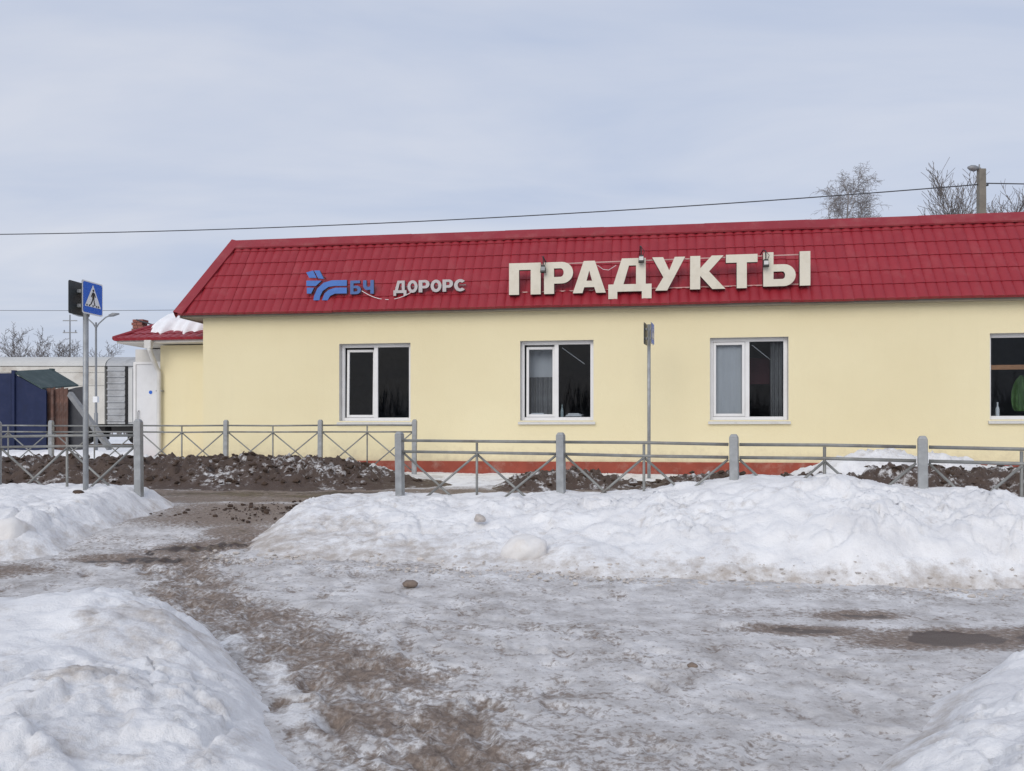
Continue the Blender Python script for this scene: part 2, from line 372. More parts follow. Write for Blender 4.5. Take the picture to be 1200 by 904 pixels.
simple('beam_grey', (0.23, 0.235, 0.24), 0.7, var=0.2)
simple('door_white', (0.72, 0.73, 0.75), 0.45, var=0.04)
simple('pipe_white', (0.62, 0.61, 0.58), 0.5, var=0.08)
simple('brick_red', (0.26, 0.10, 0.075), 0.9, var=0.35, scale=9)
simple('fascia', (0.62, 0.60, 0.56), 0.7, var=0.08)
simple('mud_clod', (0.062, 0.040, 0.028), 0.95, var=0.5, scale=7, bump=0.8, bscale=25)
simple('stone_brown', (0.20, 0.155, 0.125), 0.9, var=0.3, scale=12, bump=0.6)
simple('ice_grey', (0.48, 0.44, 0.41), 0.6, var=0.25, scale=10, bump=0.8, bscale=30)
simple('snow_lump', (0.74, 0.725, 0.71), 0.6, var=0.1, scale=5, bump=0.8, bscale=18, dirt=(0.52, 0.46, 0.4), dirt_amt=0.6, dscale=5)
simple('crumb', (0.50, 0.46, 0.425), 0.7, var=0.3, scale=6)
simple('snow_clean', (0.86, 0.87, 0.89), 0.6, var=0.05, scale=5, bump=0.5, bscale=14)

def glass_mat():
    m, t, b = base_mat('window_glass'); L = t.links.new; n = t.nodes.new
    t.nodes.remove(b); o = t.nodes['Material Output']
    tr = n('ShaderNodeBsdfTransparent'); tr.inputs[0].default_value = (0.84, 0.87, 0.90, 1)
    gl = n('ShaderNodeBsdfGlossy'); gl.inputs['Roughness'].default_value = 0.02
    fr = n('ShaderNodeFresnel'); fr.inputs['IOR'].default_value = 1.29
    mxs = n('ShaderNodeMixShader'); L(fr.outputs[0], mxs.inputs[0]); L(tr.outputs[0], mxs.inputs[1]); L(gl.outputs[0], mxs.inputs[2])
    L(mxs.outputs[0], o.inputs['Surface'])
glass_mat()

# ------------------------------------------------------------------ ground levels
_gy = np.array([-50, 2, 6, 7.5, 9, 10.5, 12, 14, 16, 30, 3000.])
_gz = np.array([0.0, 0.0, 0.05, 0.11, 0.24, 0.32, 0.33, 0.36, 0.42, 0.45, 0.45])
def g0(Y): return np.interp(Y, _gy, _gz)
def gp(px, py):
    """photo point on the bare ground -> world x, y"""
    lo, hi = 1.5, 200.0
    for _ in range(60):
        mid = (lo + hi) / 2
        if HOR + FPX * (CZ - float(g0(mid))) / mid > py: lo = mid
        else: hi = mid
    return ((px - 600) / FPX * lo, lo)
def dist_poly(X, Y, pts):
    """distance to a polyline and the fraction along it"""
    best = np.full(X.shape, 1e9); par = np.zeros(X.shape); n = len(pts) - 1
    for i in range(n):
        ax, ay = pts[i]; bx, by = pts[i + 1]; dx_, dy_ = bx - ax, by - ay; l2 = dx_ * dx_ + dy_ * dy_
        t = np.clip(((X - ax) * dx_ + (Y - ay) * dy_) / l2, 0, 1)
        d = np.hypot(X - ax - t * dx_, Y - ay - t * dy_)
        k = d < best; best = np.where(k, d, best); par = np.where(k, (i + t) / n, par)
    return best, par

ys = [1.6]      # rows widen with distance; coarse rows also run behind the viewer
while ys[-1] < 17: ys.append(ys[-1] + 0.0052 * ys[-1])
while ys[-1] < 2500: ys.append(ys[-1] * 1.12)
ys = np.concatenate([[-400, -150, -60, -25, -10, -4, -1, 0.6], ys])
xs = [0.0]
while xs[-1] < 4.2: xs.append(xs[-1] + 0.021)
while xs[-1] < 12: xs.append(xs[-1] + 0.06)
while xs[-1] < 2500: xs.append(xs[-1] * 1.2)
xs = np.array(xs); xs = np.concatenate([-xs[:0:-1], xs])
GX, GY = np.meshgrid(xs, ys)
near = (GY < 20) & (np.abs(GX) < 14)
fade = np.where(near, 1.0, 0.0)
relief = (fbm(GX, GY, 0.9, 4, 5) * 0.03 + billow(GX, GY, 4.2, 4, 9) * 0.006 + fbm(GX, GY, 14, 3, 20) * 0.006 + chunk(GX, GY, 9, 23) * 0.012 * sstep(-0.1, 0.3, fbm(GX, GY, 1.2, 2, 27))) * fade
path = [gp(*p) for p in [(430, 590), (330, 600), (283, 625), (225, 650), (205, 668), (235, 700), (310, 735), (390, 775), (450, 820), (490, 870), (520, 940)]]
dpath, ppath = dist_poly(GX, GY, path)
wpath = np.interp(ppath, [0, 0.2, 0.4, 0.55, 0.75, 1], [0.3, 0.16, 0.26, 0.34, 0.33, 0.34])
wob = fbm(GX, GY, 1.6, 4, 31) * 0.25
mud = (0.30 + 0.30 * fbm(GX, GY, 3.0, 4, 37)) * (1 - sstep(0.45, 1.7, dpath / wpath + wob * 2.2)) - 0.02
# streaks of grit across the road
str_ = fbm(GX * 0.45, GY * 1.9, 1.3, 5, 44)
mud = np.maximum(mud, 0.055 + 0.10 * sstep(-0.2, 0.5, str_) + 0.15 * fbm(GX, GY * 1.3, 6.5, 5, 39, 0.7))
mud = np.maximum(mud, (0.42 * (1 - sstep(0.2, 0.95, np.hypot((GX + 5.2) / 2.6, (GY - 6.9) / 0.75) + wob))))
mud = np.maximum(mud, (0.16 * (1 - sstep(0.2, 1.0, np.hypot((GX - 0.1) / 1.3, (GY - 3.0) / 1.1) + wob))))
wet = np.zeros(GX.shape)
def puddle(px, py, rx, ry, amt=0.62, rot=0.0):
    global wet, mud, relief
    x, y = gp(px, py)
    c, s_ = math.cos(rot), math.sin(rot)
    a = ((GX - x) * c + (GY - y) * s_) / rx; b_ = (-(GX - x) * s_ + (GY - y) * c) / ry
    k = 1 - sstep(0.35, 1.15, np.hypot(a, b_) + fbm(GX, GY, 2.6, 4, 71) * 0.8)
    wet = np.maximum(wet, amt * k); mud = np.maximum(mud, 0.36 * (1 - sstep(0.6, 1.7, np.hypot(a, b_) + wob)))
    relief = relief * (1 - 0.85 * k) - 0.008 * k
puddle(945, 738, 0.36, 0.12, 0.56); puddle(1125, 748, 0.60, 0.24, 0.66); puddle(1010, 721, 0.28, 0.12, 0.54)
puddle(1230, 745, 0.5, 0.2, 0.6); puddle(240, 640, 0.50, 0.30, 0.58, 0.5); puddle(165, 656, 0.7, 0.2, 0.54)
puddle(280, 622, 0.3, 0.35, 0.42, 0.9)
# trodden path: dents
rs = np.random.RandomState(5)
for i in range(900):
    t = rs.rand(); k = t * (len(path) - 1); i0 = min(int(k), len(path) - 2); f = k - i0
    x = path[i0][0] * (1 - f) + path[i0 + 1][0] * f; y = path[i0][1] * (1 - f) + path[i0 + 1][1] * f
    sp = 0.45 if i < 380 else 1.7
    x += rs.normal() * sp * 0.6 + (1.0 * rs.rand() if i >= 380 else 0); y += rs.normal() * sp * 0.5
    if y < 1.8 or y > 8.5: continue
    a = rs.normal() * 0.5 - 0.5; L_, W_ = 0.13, 0.055
    i1, i2 = np.searchsorted(ys, [y - 0.25, y + 0.25]); j1, j2 = np.searchsorted(xs, [x - 0.25, x + 0.25])
    if j2 - j1 < 2 or i2 - i1 < 2: continue
    sx = GX[i1:i2, j1:j2] - x; sy = GY[i1:i2, j1:j2] - y
    u = sx * math.sin(a) + sy * math.cos(a); v = sx * math.cos(a) - sy * math.sin(a)
    r = np.hypot(u / L_, v / W_)
    dent = (1 - sstep(0.6, 1.15, r)); rim = np.exp(-((r - 1.25) / 0.2) ** 2)
    relief[i1:i2, j1:j2] += -0.011 * dent + 0.004 * rim
    mud[i1:i2, j1:j2] = np.maximum(mud[i1:i2, j1:j2], (0.04 + (0.22 if i < 380 else 0.11) * rs.rand()) * dent + mud[i1:i2, j1:j2] * 0.4)
# street between the two fences: dark wet; beyond it snow
street = sstep(10.4, 11.1, GY + wob) * (1 - sstep(12.7, 13.3, GY + wob)) * fade
mud = np.maximum(mud, (0.42 + 0.3 * fbm(GX, GY, 2.2, 4, 83)) * street)
streetwet = sstep(11.2, 11.7, GY) * (1 - sstep(12.4, 12.9, GY)) * fade
wet = np.maximum(wet, (0.46 + 0.3 * fbm(GX * 0.5, GY * 2, 1.2, 3, 81)) * streetwet)
gap = sstep(8.4, 9.3, GY) * (1 - sstep(10.4, 11.1, GY)) * np.exp(-((GX + 3.1) / 1.3) ** 2) * fade
mud = np.maximum(mud, 0.42 * gap)
snowa = np.where(GY > 13.2, 0.5, 0.0) * sstep(13.0, 13.8, GY + wob)
# lighter untrodden strip along the bank, and beside the left mound
dside, _p = dist_poly(GX, GY, [gp(*p) for p in [(350, 665), (600, 678), (900, 695), (1250, 705)]])
snowa = np.maximum(snowa, 0.30 * (1 - sstep(0.05, 0.45, dside + wob)))
dside2, _p = dist_poly(GX, GY, [gp(*p) for p in [(260, 740), (330, 810), (370, 880), (385, 960)]])
snowa = np.maximum(snowa, 0.32 * (1 - sstep(0.1, 0.40, dside2 * 1.5 + wob * 0.6)))
GZ = g0(GY) + relief
ground = link('ground', grid_mesh('ground', GX, GY, GZ, 'icy_ground', {'mud': mud, 'wet': wet, 'snow': snowa}))
tag(ground, kind='structure')

# ------------------------------------------------------------------ snow and mud banks (height fields sitting on the ground)
def bank(name, x0, x1, y0, y1, step, hf, mat, dirtf=None, dirt0=0.0):
    X, Y = np.meshgrid(np.arange(x0, x1 + step, step), np.arange(y0, y1 + step, step))
    H = hf(X, Y)
    edge = np.minimum.reduce([X - x0, x1 - X, Y - y0, y1 - Y])
    H = np.where(edge < step * 1.5, -0.06, H)
    Z = g0(Y) + np.maximum(H, -0.08)
    D = dirtf(X, Y, H) if dirtf else np.full(X.shape, dirt0)
    return link(name, grid_mesh(name, X, Y, Z, mat, {'dirt': D}, keep=H > -0.05))
def lump_noise(X, Y, s):
    m = sstep(-0.15, 0.25, fbm(X, Y, 0.8, 2, s + 41)); m2 = sstep(-0.1, 0.3, fbm(X, Y, 1.1, 2, s + 47))
    return (fbm(X, Y, 1.3, 4, s) * 0.09 + billow(X, Y, 2.7, 3, s + 9) * 0.03 + fbm(X, Y, 19, 3, s + 25) * 0.007
            + (chunk(X, Y, 3.2, s + 50) - .3) * 0.066 * m + (chunk(X, Y, 7.5, s + 55) - .3) * 0.042 * m2 + chunk(X, Y, 16, s + 58) * 0.016 * (0.3 + m) + clumps(X, Y, 5.5, s + 61) * 0.03 * (1 - m))

# near right fence line
def fenceS(px): return 108 + 0.0441 * (px - 562)
def fxy(px): S = fenceS(px); return ((px - 600) / S, FPX / S)
_crest = [(250, 588), (345, 584), (380, 580), (468, 579), (550, 581), (620, 580), (700, 578), (760, 575), (800, 572), (860, 565), (900, 560), (940, 561), (985, 560), (1040, 567), (1100, 573), (1150, 575), (1200, 588), (1300, 590), (1450, 595)]
_crest = [(a, b + 4) for a, b in _crest]
cx_, cy_, ch_ = [], [], []
for px, py in _crest:
    x, y = fxy(px); y2 = y - 0.18; S = FPX / y2
    cx_.append((px - 600) / S); cy_.append(y2); ch_.append(CZ - (py - HOR) / S - float(g0(y2)))
_foot = [gp(*p) for p in [(230, 648), (270, 652), (400, 660), (600, 670), (800, 680), (1000, 687), (1200, 693), (1400, 700)]]
fx_ = [p[0] for p in _foot]; fy_ = [p[1] for p in _foot]
def hA(X, Y):
    yf = np.interp(X, fx_, fy_) + fbm(X, X * 0, 2.0, 3, 3) * 0.16; yc = np.interp(X, cx_, cy_); Hc = np.interp(X, cx_, ch_)
    t = (Y - yf) / (yc - yf)
    front = Hc * (1 - (1 - np.clip(t, 0, 1)) ** 1.9)
    back = Hc * (1 - sstep(0.25, 1.5, Y - yc))
    h = np.where(t < 1, front, back)
    h = np.where(t < 0, t * 0.4, h)
    end = sstep(-2.85, -2.2, X + fbm(Y, Y * 0, 1.7, 2, 8) * 0.12)
    h = h * end - 0.12 * (1 - end)
    amp = np.clip(h / 0.25, 0, 1) * np.clip(1.15 - sstep(0.75, 1.05, t) * 0.75, 0, 1)
    n = lump_noise(X, Y, 60) + billow(X, Y, 1.1, 2, 66) * 0.07
    return h + n * amp
def dA(X, Y, H):
    return 0.22 * (1 - sstep(0.02, 0.22, H)) + 0.17 * fbm(X, Y, 1.4, 4, 90) + 0.06 * (X < -1.2)
A = bank('snow_bank', -3.2, 6.0, 5.6, 11.0, 0.02, hA, 'snow', dA)
tag(A, 'long ploughed white snow bank burying the foot of the galvanised fence', 'snow bank')

def hB(X, Y):
    pts = [gp(*p) for p in [(-120, 660), (0, 658), (60, 657), (120, 643), (165, 622), (200, 612)]]
    yf = np.interp(X, [p[0] for p in pts], [p[1] for p in pts]) + fbm(X, Y * 0, 2.2, 3, 12) * 0.14
    t = (Y - yf)
    h = 0.27 * (1 - np.exp(-np.clip(t, 0, 9) / 0.28)) * (1 - sstep(10.2, 11.0, Y))
    h = np.where(t < 0, t * 0.4, h)
    end = 1 - sstep(-4.55, -3.9, X + fbm(Y, Y * 0, 1.9, 2, 18) * 0.1); h = h * end - 0.1 * (1 - end)
    amp = np.clip(h / 0.2, 0, 1) * (0.5 + 0.7 * np.exp(-np.clip(t, 0, 9) / 0.8))
    return h + lump_noise(X, Y, 130) * amp * 1.15
B = bank('snow_bank', -9.0, -3.2, 7.0, 11.2, 0.024, hB, 'snow', lambda X, Y, H: 0.16 * (1 - sstep(0.03, 0.2, H)) + 0.08 * fbm(X, Y, 1.4, 3, 95))
tag(B, 'lumpy snow bank at the foot of the crossing sign pole', 'snow bank')

edgeC = [gp(*p) for p in [(60, 700), (180, 706), (235, 745), (285, 790), (322, 840), (345, 904), (355, 990)]]
edgeC = [(-6.5, 5.0), (-2.6, 5.05), (-1.95, 5.0)] + edgeC[2:] + [(-0.55, 1.2)]
def side_C(X, Y):
    d, p = dist_poly(X, Y, edgeC)
    ye = np.interp(X, [q[0] for q in edgeC[:3]], [q[1] for q in edgeC[:3]])
    xe = np.interp(Y, [q[1] for q in edgeC[:1:-1]], [q[0] for q in edgeC[:1:-1]])
    ins = (X < xe) & (Y < ye)
    return np.where(ins, d, -d)
def hC(X, Y):
    d = side_C(X, Y) + fbm(X, Y, 1.5, 3, 140) * 0.10
    ridge = 0.40 * (1 - np.exp(-np.clip(d, 0, 9) / 0.40))
    top = np.interp(Y, [1.6, 2.4, 3.2, 4.0, 4.6, 6], [0.18, 0.20, 0.265, 0.37, 0.40, 0.40])
    h = ridge * top / 0.40
    h = h + 0.05 * np.exp(-((X + 1.95) / 0.5) ** 2 - ((Y - 4.25) / 0.45) ** 2) - 0.05 * np.exp(-((X + 2.7) / 0.6) ** 2 - ((Y - 3.6) / 0.5) ** 2)
    h = h + 0.05 * np.exp(-((X + 1.62) / 0.2) ** 2 - ((Y - 3.22) / 0.16) ** 2)
    h = np.where(d < 0, d * 0.5, h)
    amp = np.clip(h / 0.15, 0, 1)
    return h + (lump_noise(X, Y, 160) * (0.16 + 0.55 * sstep(-2.5, -1.7, X + 0.4 * (Y - 3.5))) + fbm(X, Y, 0.9, 2, 170) * 0.03) * amp
def dC(X, Y, H):
    d = 0.02 + 0.07 * fbm(X, Y, 2.1, 3, 97) + 0.05 * sstep(-2.3, -1.5, X)
    for (x, y), r in ((gp(95, 900), 0.2), ):
        pass
    d = d + 0.22 * np.exp(-((X + 1.62) / 0.19) ** 2 - ((Y - 3.20) / 0.13) ** 2)
    d = d + 0.17 * np.exp(-((X + 1.98) / 0.08) ** 2 - ((Y - 3.95) / 0.07) ** 2) + 0.14 * np.exp(-((X + 1.7) / 0.3) ** 2 - ((Y - 4.1) / 0.35) ** 2)
    return d
Cb = bank('snow_mound', -6.0, -0.4, 1.65, 6.2, 0.014, hC, 'snow', dC)
tag(Cb, 'broad smooth snow mound with a sooty patch beside the brown trodden path', 'snow mound')

def hD(X, Y):
    pts = [gp(*p) for p in [(985, 960), (1030, 904), (1075, 862), (1112, 822), (1155, 790), (1240, 762), (1400, 752)]]
    d, p = dist_poly(X, Y, pts)
    xe = np.interp(Y, [q[1] for q in pts], [q[0] for q in pts])
    d = np.where(X > xe, d, -d) + fbm(X, Y, 1.7, 3, 240) * 0.09
    h = 0.29 * (1 - np.exp(-np.clip(d, 0, 9) / 0.35)); h = np.where(d < 0, d * 0.5, h)
    return h + lump_noise(X, Y, 230) * 0.85 * np.clip(h / 0.15, 0, 1)
D = bank('snow_mound', 0.8, 5.5, 1.65, 5.2, 0.014, hD, 'snow', lambda X, Y, H: 0.02 + 0.1 * fbm(X, Y, 1.8, 3, 99) + 0.14 * (1 - sstep(0.02, 0.16, H)))
tag(D, 'rounded snow heap rising beside the brown puddles on the icy road', 'snow mound')

def rough_mud(X, Y, s): return billow(X, Y, 3.1, 4, s) * 0.09 + fbm(X, Y, 9, 4, s + 5) * 0.08 + fbm(X, Y, 1.0, 2, s + 7) * 0.06 + clumps(X, Y, 4.5, s + 9) * 0.06 + clumps(X, Y, 10, s + 11) * 0.04
def hM1(X, Y):
    c = 14.1 + 0.1 * np.sin(X * 0.9)
    d = Y - c + fbm(X, Y, 0.8, 3, 301) * 0.25
    h = np.where(d < 0, 0.36 * (1 - sstep(0, 1.35, -d)), 0.36 * (1 - 0.35 * sstep(0, 1.6, d)))
    end = 1 - sstep(-3.2, -1.4, X + fbm(X, Y, 1.1, 2, 305) * 0.3); h = h * (0.12 + 0.88 * end) - 0.14 * (1 - end) * sstep(-1.6, 0.2, X)
    return h - 0.02 + rough_mud(X, Y, 310) * np.clip(h / 0.2, 0.0, 1) * (1 - 0.5 * sstep(0.6, 1.2, d))
def dM1(X, Y, H): return 0.14 - 0.39 * sstep(14.5, 15.0, Y + 0.3 * fbm(X, Y, 1.5, 3, 306)) + 0.20 * fbm(X, Y, 1.2, 4, 320)
b1 = bank('mud_bank', -13, 1.0, 12.4, 15.9, 0.035, hM1, 'dirty_snow', dM1)
tag(b1, 'brown muddy snow ridge below the fence along the yellow wall', 'mud bank')
def hM2(X, Y):
    d = np.abs(Y - (13.5 - 0.06 * X) + fbm(X, Y, 0.8, 3, 341) * 0.3)
    h = 0.20 * (1 - sstep(0.1, 0.95, d)); end = sstep(-0.6, 0.3, X) * (1 - sstep(5.6, 6.6, X)); h = h * end * (0.75 + 0.5 * perlin(X * 0.7, X * 0, 3)) - 0.03
    return h + rough_mud(X, Y, 345) * np.clip(h / 0.12, 0, 1)
b2 = bank('mud_bank', -1.0, 6.8, 12.2, 14.9, 0.035, hM2, 'dirty_snow', lambda X, Y, H: 0.11 + 0.20 * fbm(X, Y, 1.2, 4, 350))
tag(b2, 'low strip of brown mud clods below the red plinth beside the thin sign pole', 'mud bank')
def hM3(X, Y):
    d = np.abs(Y - 11.9 + fbm(X, Y, 0.8, 3, 361) * 0.3)
    h = 0.33 * (1 - sstep(0.1, 1.0, d)); end = sstep(4.0, 5.3, X); h = h * end - 0.03
    return h + rough_mud(X, Y, 365) * np.clip(h / 0.12, 0, 1)
b3 = bank('mud_bank', 3.6, 11.5, 10.6, 13.2, 0.035, hM3, 'dirty_snow', lambda X, Y, H: 0.12 + 0.20 * fbm(X, Y, 1.2, 4, 370))
tag(b3, 'dark mud heap in front of the white snow pile by the wall', 'mud bank')
def hF(X, Y):
    q = np.hypot((X - 6.0) / 2.0, (Y - 13.9) / 1.2) + fbm(X, Y, 0.9, 3, 381) * 0.2
    h = 0.56 * (1 - sstep(0.05, 1.1, q)) + 0.22 * sstep(6.5, 7.5, X) * (1 - sstep(0.5, 1.2, np.abs(Y - 14.0))) - 0.03
    return h + lump_noise(X, Y, 385) * np.clip(h / 0.2, 0, 1) * 1.3
bF = bank('snow_bank', 2.8, 12.5, 12.3, 15.4, 0.05, hF, 'snow', lambda X, Y, H: 0.05 + 0.14 * fbm(X, Y, 1.1, 3, 390))
tag(bF, 'white snow pile heaped against the yellow wall between its windows', 'snow bank')

# ------------------------------------------------------------------ loose pieces
def lump_mesh(name, mat, r, s, sq=(1, 1, 0.75), sub=3, rough=0.22):
    b = bmesh.new(); bmesh.ops.create_icosphere(b, subdivisions=sub, radius=1)
    rr = random.Random(s); ph = [rr.uniform(0, 6) for _ in range(9)]
    for v in b.verts:
        p = v.co
        n = math.sin(p.x * 2.3 + ph[0]) * math.sin(p.y * 2.7 + ph[1]) + 0.6 * math.sin(p.z * 4.1 + ph[2]) * math.sin(p.x * 4.9 + ph[3]) + 0.35 * math.sin(p.y * 9 + ph[4]) * math.sin(p.z * 8 + ph[5] + p.x * 6)
        f = r * (1 + rough * n); v.co = Vector((p.x * f * sq[0], p.y * f * sq[1], p.z * f * sq[2]))
    m = bpy.data.meshes.new(name); b.to_mesh(m); b.free(); m.materials.append(M[mat])
    for p in m.polygons: p.use_smooth = True
    return m
def at_z(hf, x, y): return float(g0(y)) + float(hf(np.array([[x]]), np.array([[y]]))[0, 0])
def lump(name, mat, px, py, Yd, r, s, hf, label, cat, sq=(1, 1, .75), rough=.2):
    x = (px - 600) / FPX * Yd; z = CZ - (py - HOR) / FPX * Yd
    o = link(name, lump_mesh(name, mat, r, s, sq, 4, rough)); o.location = (x, Yd, z); o.rotation_euler = (0.2, 0.1, s)
    return tag(o, label, cat)
lump('snow_boulder', 'snow_lump', 615, 646, 7.22, 0.17, 3, hA, 'round rolled snowball half sunk in the face of the long bank', 'snowball', (1.15, 0.9, 0.85), 0.10)
lump('snow_boulder', 'snow_lump', 14, 632, 7.75, 0.20, 5, hB, 'big rounded snow lump on the bank below the left fence', 'snowball', (1, 1, 0.95), 0.12)
lump('snow_chunk', 'ice_grey', 563, 608, 7.9, 0.05, 8, hA, 'small grey ice chunk stuck on top of the long bank', 'ice chunk')
for i, (px, py, r, lab, mat) in enumerate([
        (480, 684, 0.045, 'brown clod lying on the ice in front of the long snow bank', 'stone_brown'),
        (812, 779, 0.022, 'small brown pebble on bare ice in the middle of the road', 'stone_brown'),
        (1040, 668, 0.03, 'grey ice crumb at the foot of the long bank', 'ice_grey'),
        (92, 604, 0.05, 'dark clod beside the crossing sign pole', 'mud_clod')]):
    x, y = gp(px, py + 4); o = link('loose_clod' if i != 2 else 'ice_crumb', lump_mesh('clod', mat, r, 40 + i, (1.25, 1, .65), 3, 0.14)); o.location = (x, y, float(g0(y)) + r * 0.5 + (0.26 if i == 3 else 0)); tag(o, lab, 'clod')

def scatter(name, mat, pts, label, cat, seed):
    """many crumbs joined"""
    rr = random.Random(seed); mb = MB()
    base = []
    for k in range(5):
        b = bmesh.new(); bmesh.ops.create_icosphere(b, subdivisions=1, radius=1)
        r2 = random.Random(k + seed)
        vs = [v.co * r2.uniform(0.5, 1.3) for v in b.verts]; fs = [tuple(v.index for v in f.verts) for f in b.faces]; b.free()
        base.append((vs, fs))
    for (x, y, z, r) in pts:
        vs, fs = base[rr.randrange(5)]
        R = Matrix.Rotation(rr.uniform(0, 6.28), 3, 'Z') @ Matrix.Rotation(rr.uniform(0, 6.28), 3, 'X')
        q_ = (rr.uniform(.7, 1.5), rr.uniform(.7, 1.3), rr.uniform(.4, .8)); mb.add([Vector([(R @ v)[t] * r * q_[t] for t in range(3)]) + Vector((x, y, z)) for v in vs], fs)
    m = bpy.data.meshes.new(name); m.from_pydata(mb.v, [], mb.f); m.materials.append(M[mat])
    o = link(name, m); return tag(o, label, cat, kind='stuff')
rr = random.Random(11); pts = []
for i in range(1500):
    x = rr.uniform(-2.7, 4.6); y = float(np.interp(x, fx_, fy_)) + rr.gauss(-0.10, 0.13); r = 0.006 + 0.018 * rr.random() ** 4
    pts.append((x, y, float(g0(y)) + max(0, at_z(hA, x, y) - float(g0(y))) + r * 0.3, r))
scatter('ice_crumbs', 'crumb', pts, 'dirty ice crumbs strewn along the foot of the long bank', 'ice crumbs', 4)
def mud_pts(hf, x0, x1, y0, y1, n, seed, rmax):
    rr = random.Random(seed); X = np.array([[rr.uniform(x0, x1) for _ in range(n)]]); Y = np.array([[rr.uniform(y0, y1) for _ in range(n)]])
    H = hf(X, Y)[0]; P = []
    for i in range(n):
        if H[i] < 0.05: continue
        r = 0.012 + rmax * rr.random() ** 4
        P.append((X[0, i], Y[0, i], float(g0(Y[0, i])) + H[i] + r * 0.1, r))
    return P
scatter('mud_clods', 'mud_clod', mud_pts(hM1, -12, 0.6, 12.8, 14.9, 2600, 3, 0.06), 'brown clods on the muddy ridge below the wall fence', 'mud clods', 6)
scatter('mud_clods', 'mud_clod', mud_pts(hM2, -0.8, 6.6, 12.5, 14.4, 1100, 5, 0.05), 'brown clods on the low mud strip under the plinth', 'mud clods', 8)
scatter('mud_clods', 'mud_clod', mud_pts(hM3, 4.2, 11, 11.0, 12.9, 900, 7, 0.06), 'dark clods on the mud heap before the white pile', 'mud clods', 9)
rr = random.Random(21); P = []
for i in range(240):      # grit spilling through the gap between the fences
    x = rr.gauss(-3.1, 0.55); y = rr.gauss(10.0, 0.45); r = 0.008 + 0.03 * rr.random() ** 4
    P.append((x, y, float(g0(y)) + r * 0.3, r))
scatter('mud_clods', 'mud_clod', P, 'mud spilt across the gap between the two fences', 'mud clods', 10)

# ------------------------------------------------------------------ shop building
TT = 0.151; TH = math.atan(TT); CT, ST = math.cos(TH), math.sin(TH)
def YC(v): return 16.68 + v / CT
def SS(px, v=0.0): return FPX / YC(v) * (1 + TT * (px - 600) / 1000)
def XY(px, v=0.0): S = SS(px, v); return ((px - 600) / S, FPX / S)
P0 = XY(238); GB = 0.42; CB = CZ - GB
def fu(px, v=0.0): x, y = XY(px, v); return (x - P0[0]) * CT - (y - P0[1]) * ST
def fz(px, py, v=0.0): return CB + (HOR - py) / SS(px, v)
shop = empty('shop_building', (P0[0], P0[1], GB), -TH)
tag(shop, 'long single storey yellow shop with a steep red metal tile roof', 'building')
UR, DEP, ZW = 24.0, 8.0, 3.19
ZB, ZT = 1.027, 2.582
wins = [(fu(397.5), fu(481)), (fu(609.5), fu(695.5)), (fu(832), fu(924)), (fu(1160), fu(1160) + 1.5), (fu(1160) + 5.0, fu(1160) + 6.5)]
# wall with openings
mb = MB(); us = sorted([0, UR] + [a for q in wins for a in q]); zs = [0, ZB, ZT, ZW]
for i in range(len(us) - 1):
    for j in range(3):
        if j == 1 and any(abs(us[i] - q[0]) < 1e-6 for q in wins): continue
        mb.add([(us[i], 0, zs[j]), (us[i + 1], 0, zs[j]), (us[i + 1], 0, zs[j + 1]), (us[i], 0, zs[j + 1])], [(0, 1, 2, 3)])
mb.add([(0, 0, 0), (0, DEP, 0), (0, DEP, ZW), (0, 0, ZW)], [(3, 2, 1, 0)])
mb.add([(UR, 0, 0), (UR, DEP, 0), (UR, DEP, ZW), (UR, 0, ZW)], [(0, 1, 2, 3)])
mb.add([(0, DEP, 0), (UR, DEP, 0), (UR, DEP, ZW), (0, DEP, ZW)], [(3, 2, 1, 0)])
m = bpy.data.meshes.new('wall'); m.from_pydata(mb.v, [], mb.f); m.materials.append(M['yellow_plaster']); link('wall', m, shop)
MB().box(-0.03, UR + 0.03, -0.035, DEP + 0.03, -0.15, 0.232).build('plinth', 'plinth_red', shop, bevel=0.008)
# interior shell
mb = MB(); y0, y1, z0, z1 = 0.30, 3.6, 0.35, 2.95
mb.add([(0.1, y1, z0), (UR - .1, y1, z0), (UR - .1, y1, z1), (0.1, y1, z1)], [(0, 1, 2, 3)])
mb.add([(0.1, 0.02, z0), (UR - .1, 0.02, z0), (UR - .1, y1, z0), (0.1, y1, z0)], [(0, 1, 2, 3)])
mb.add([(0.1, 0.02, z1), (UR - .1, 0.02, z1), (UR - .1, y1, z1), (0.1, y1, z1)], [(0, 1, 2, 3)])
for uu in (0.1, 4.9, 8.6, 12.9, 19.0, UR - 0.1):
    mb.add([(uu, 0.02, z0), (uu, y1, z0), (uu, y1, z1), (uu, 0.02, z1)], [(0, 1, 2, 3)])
m = bpy.data.meshes.new('interior'); m.from_pydata(mb.v, [], mb.f); m.materials.append(M['room_dark']); link('interior', m, shop)

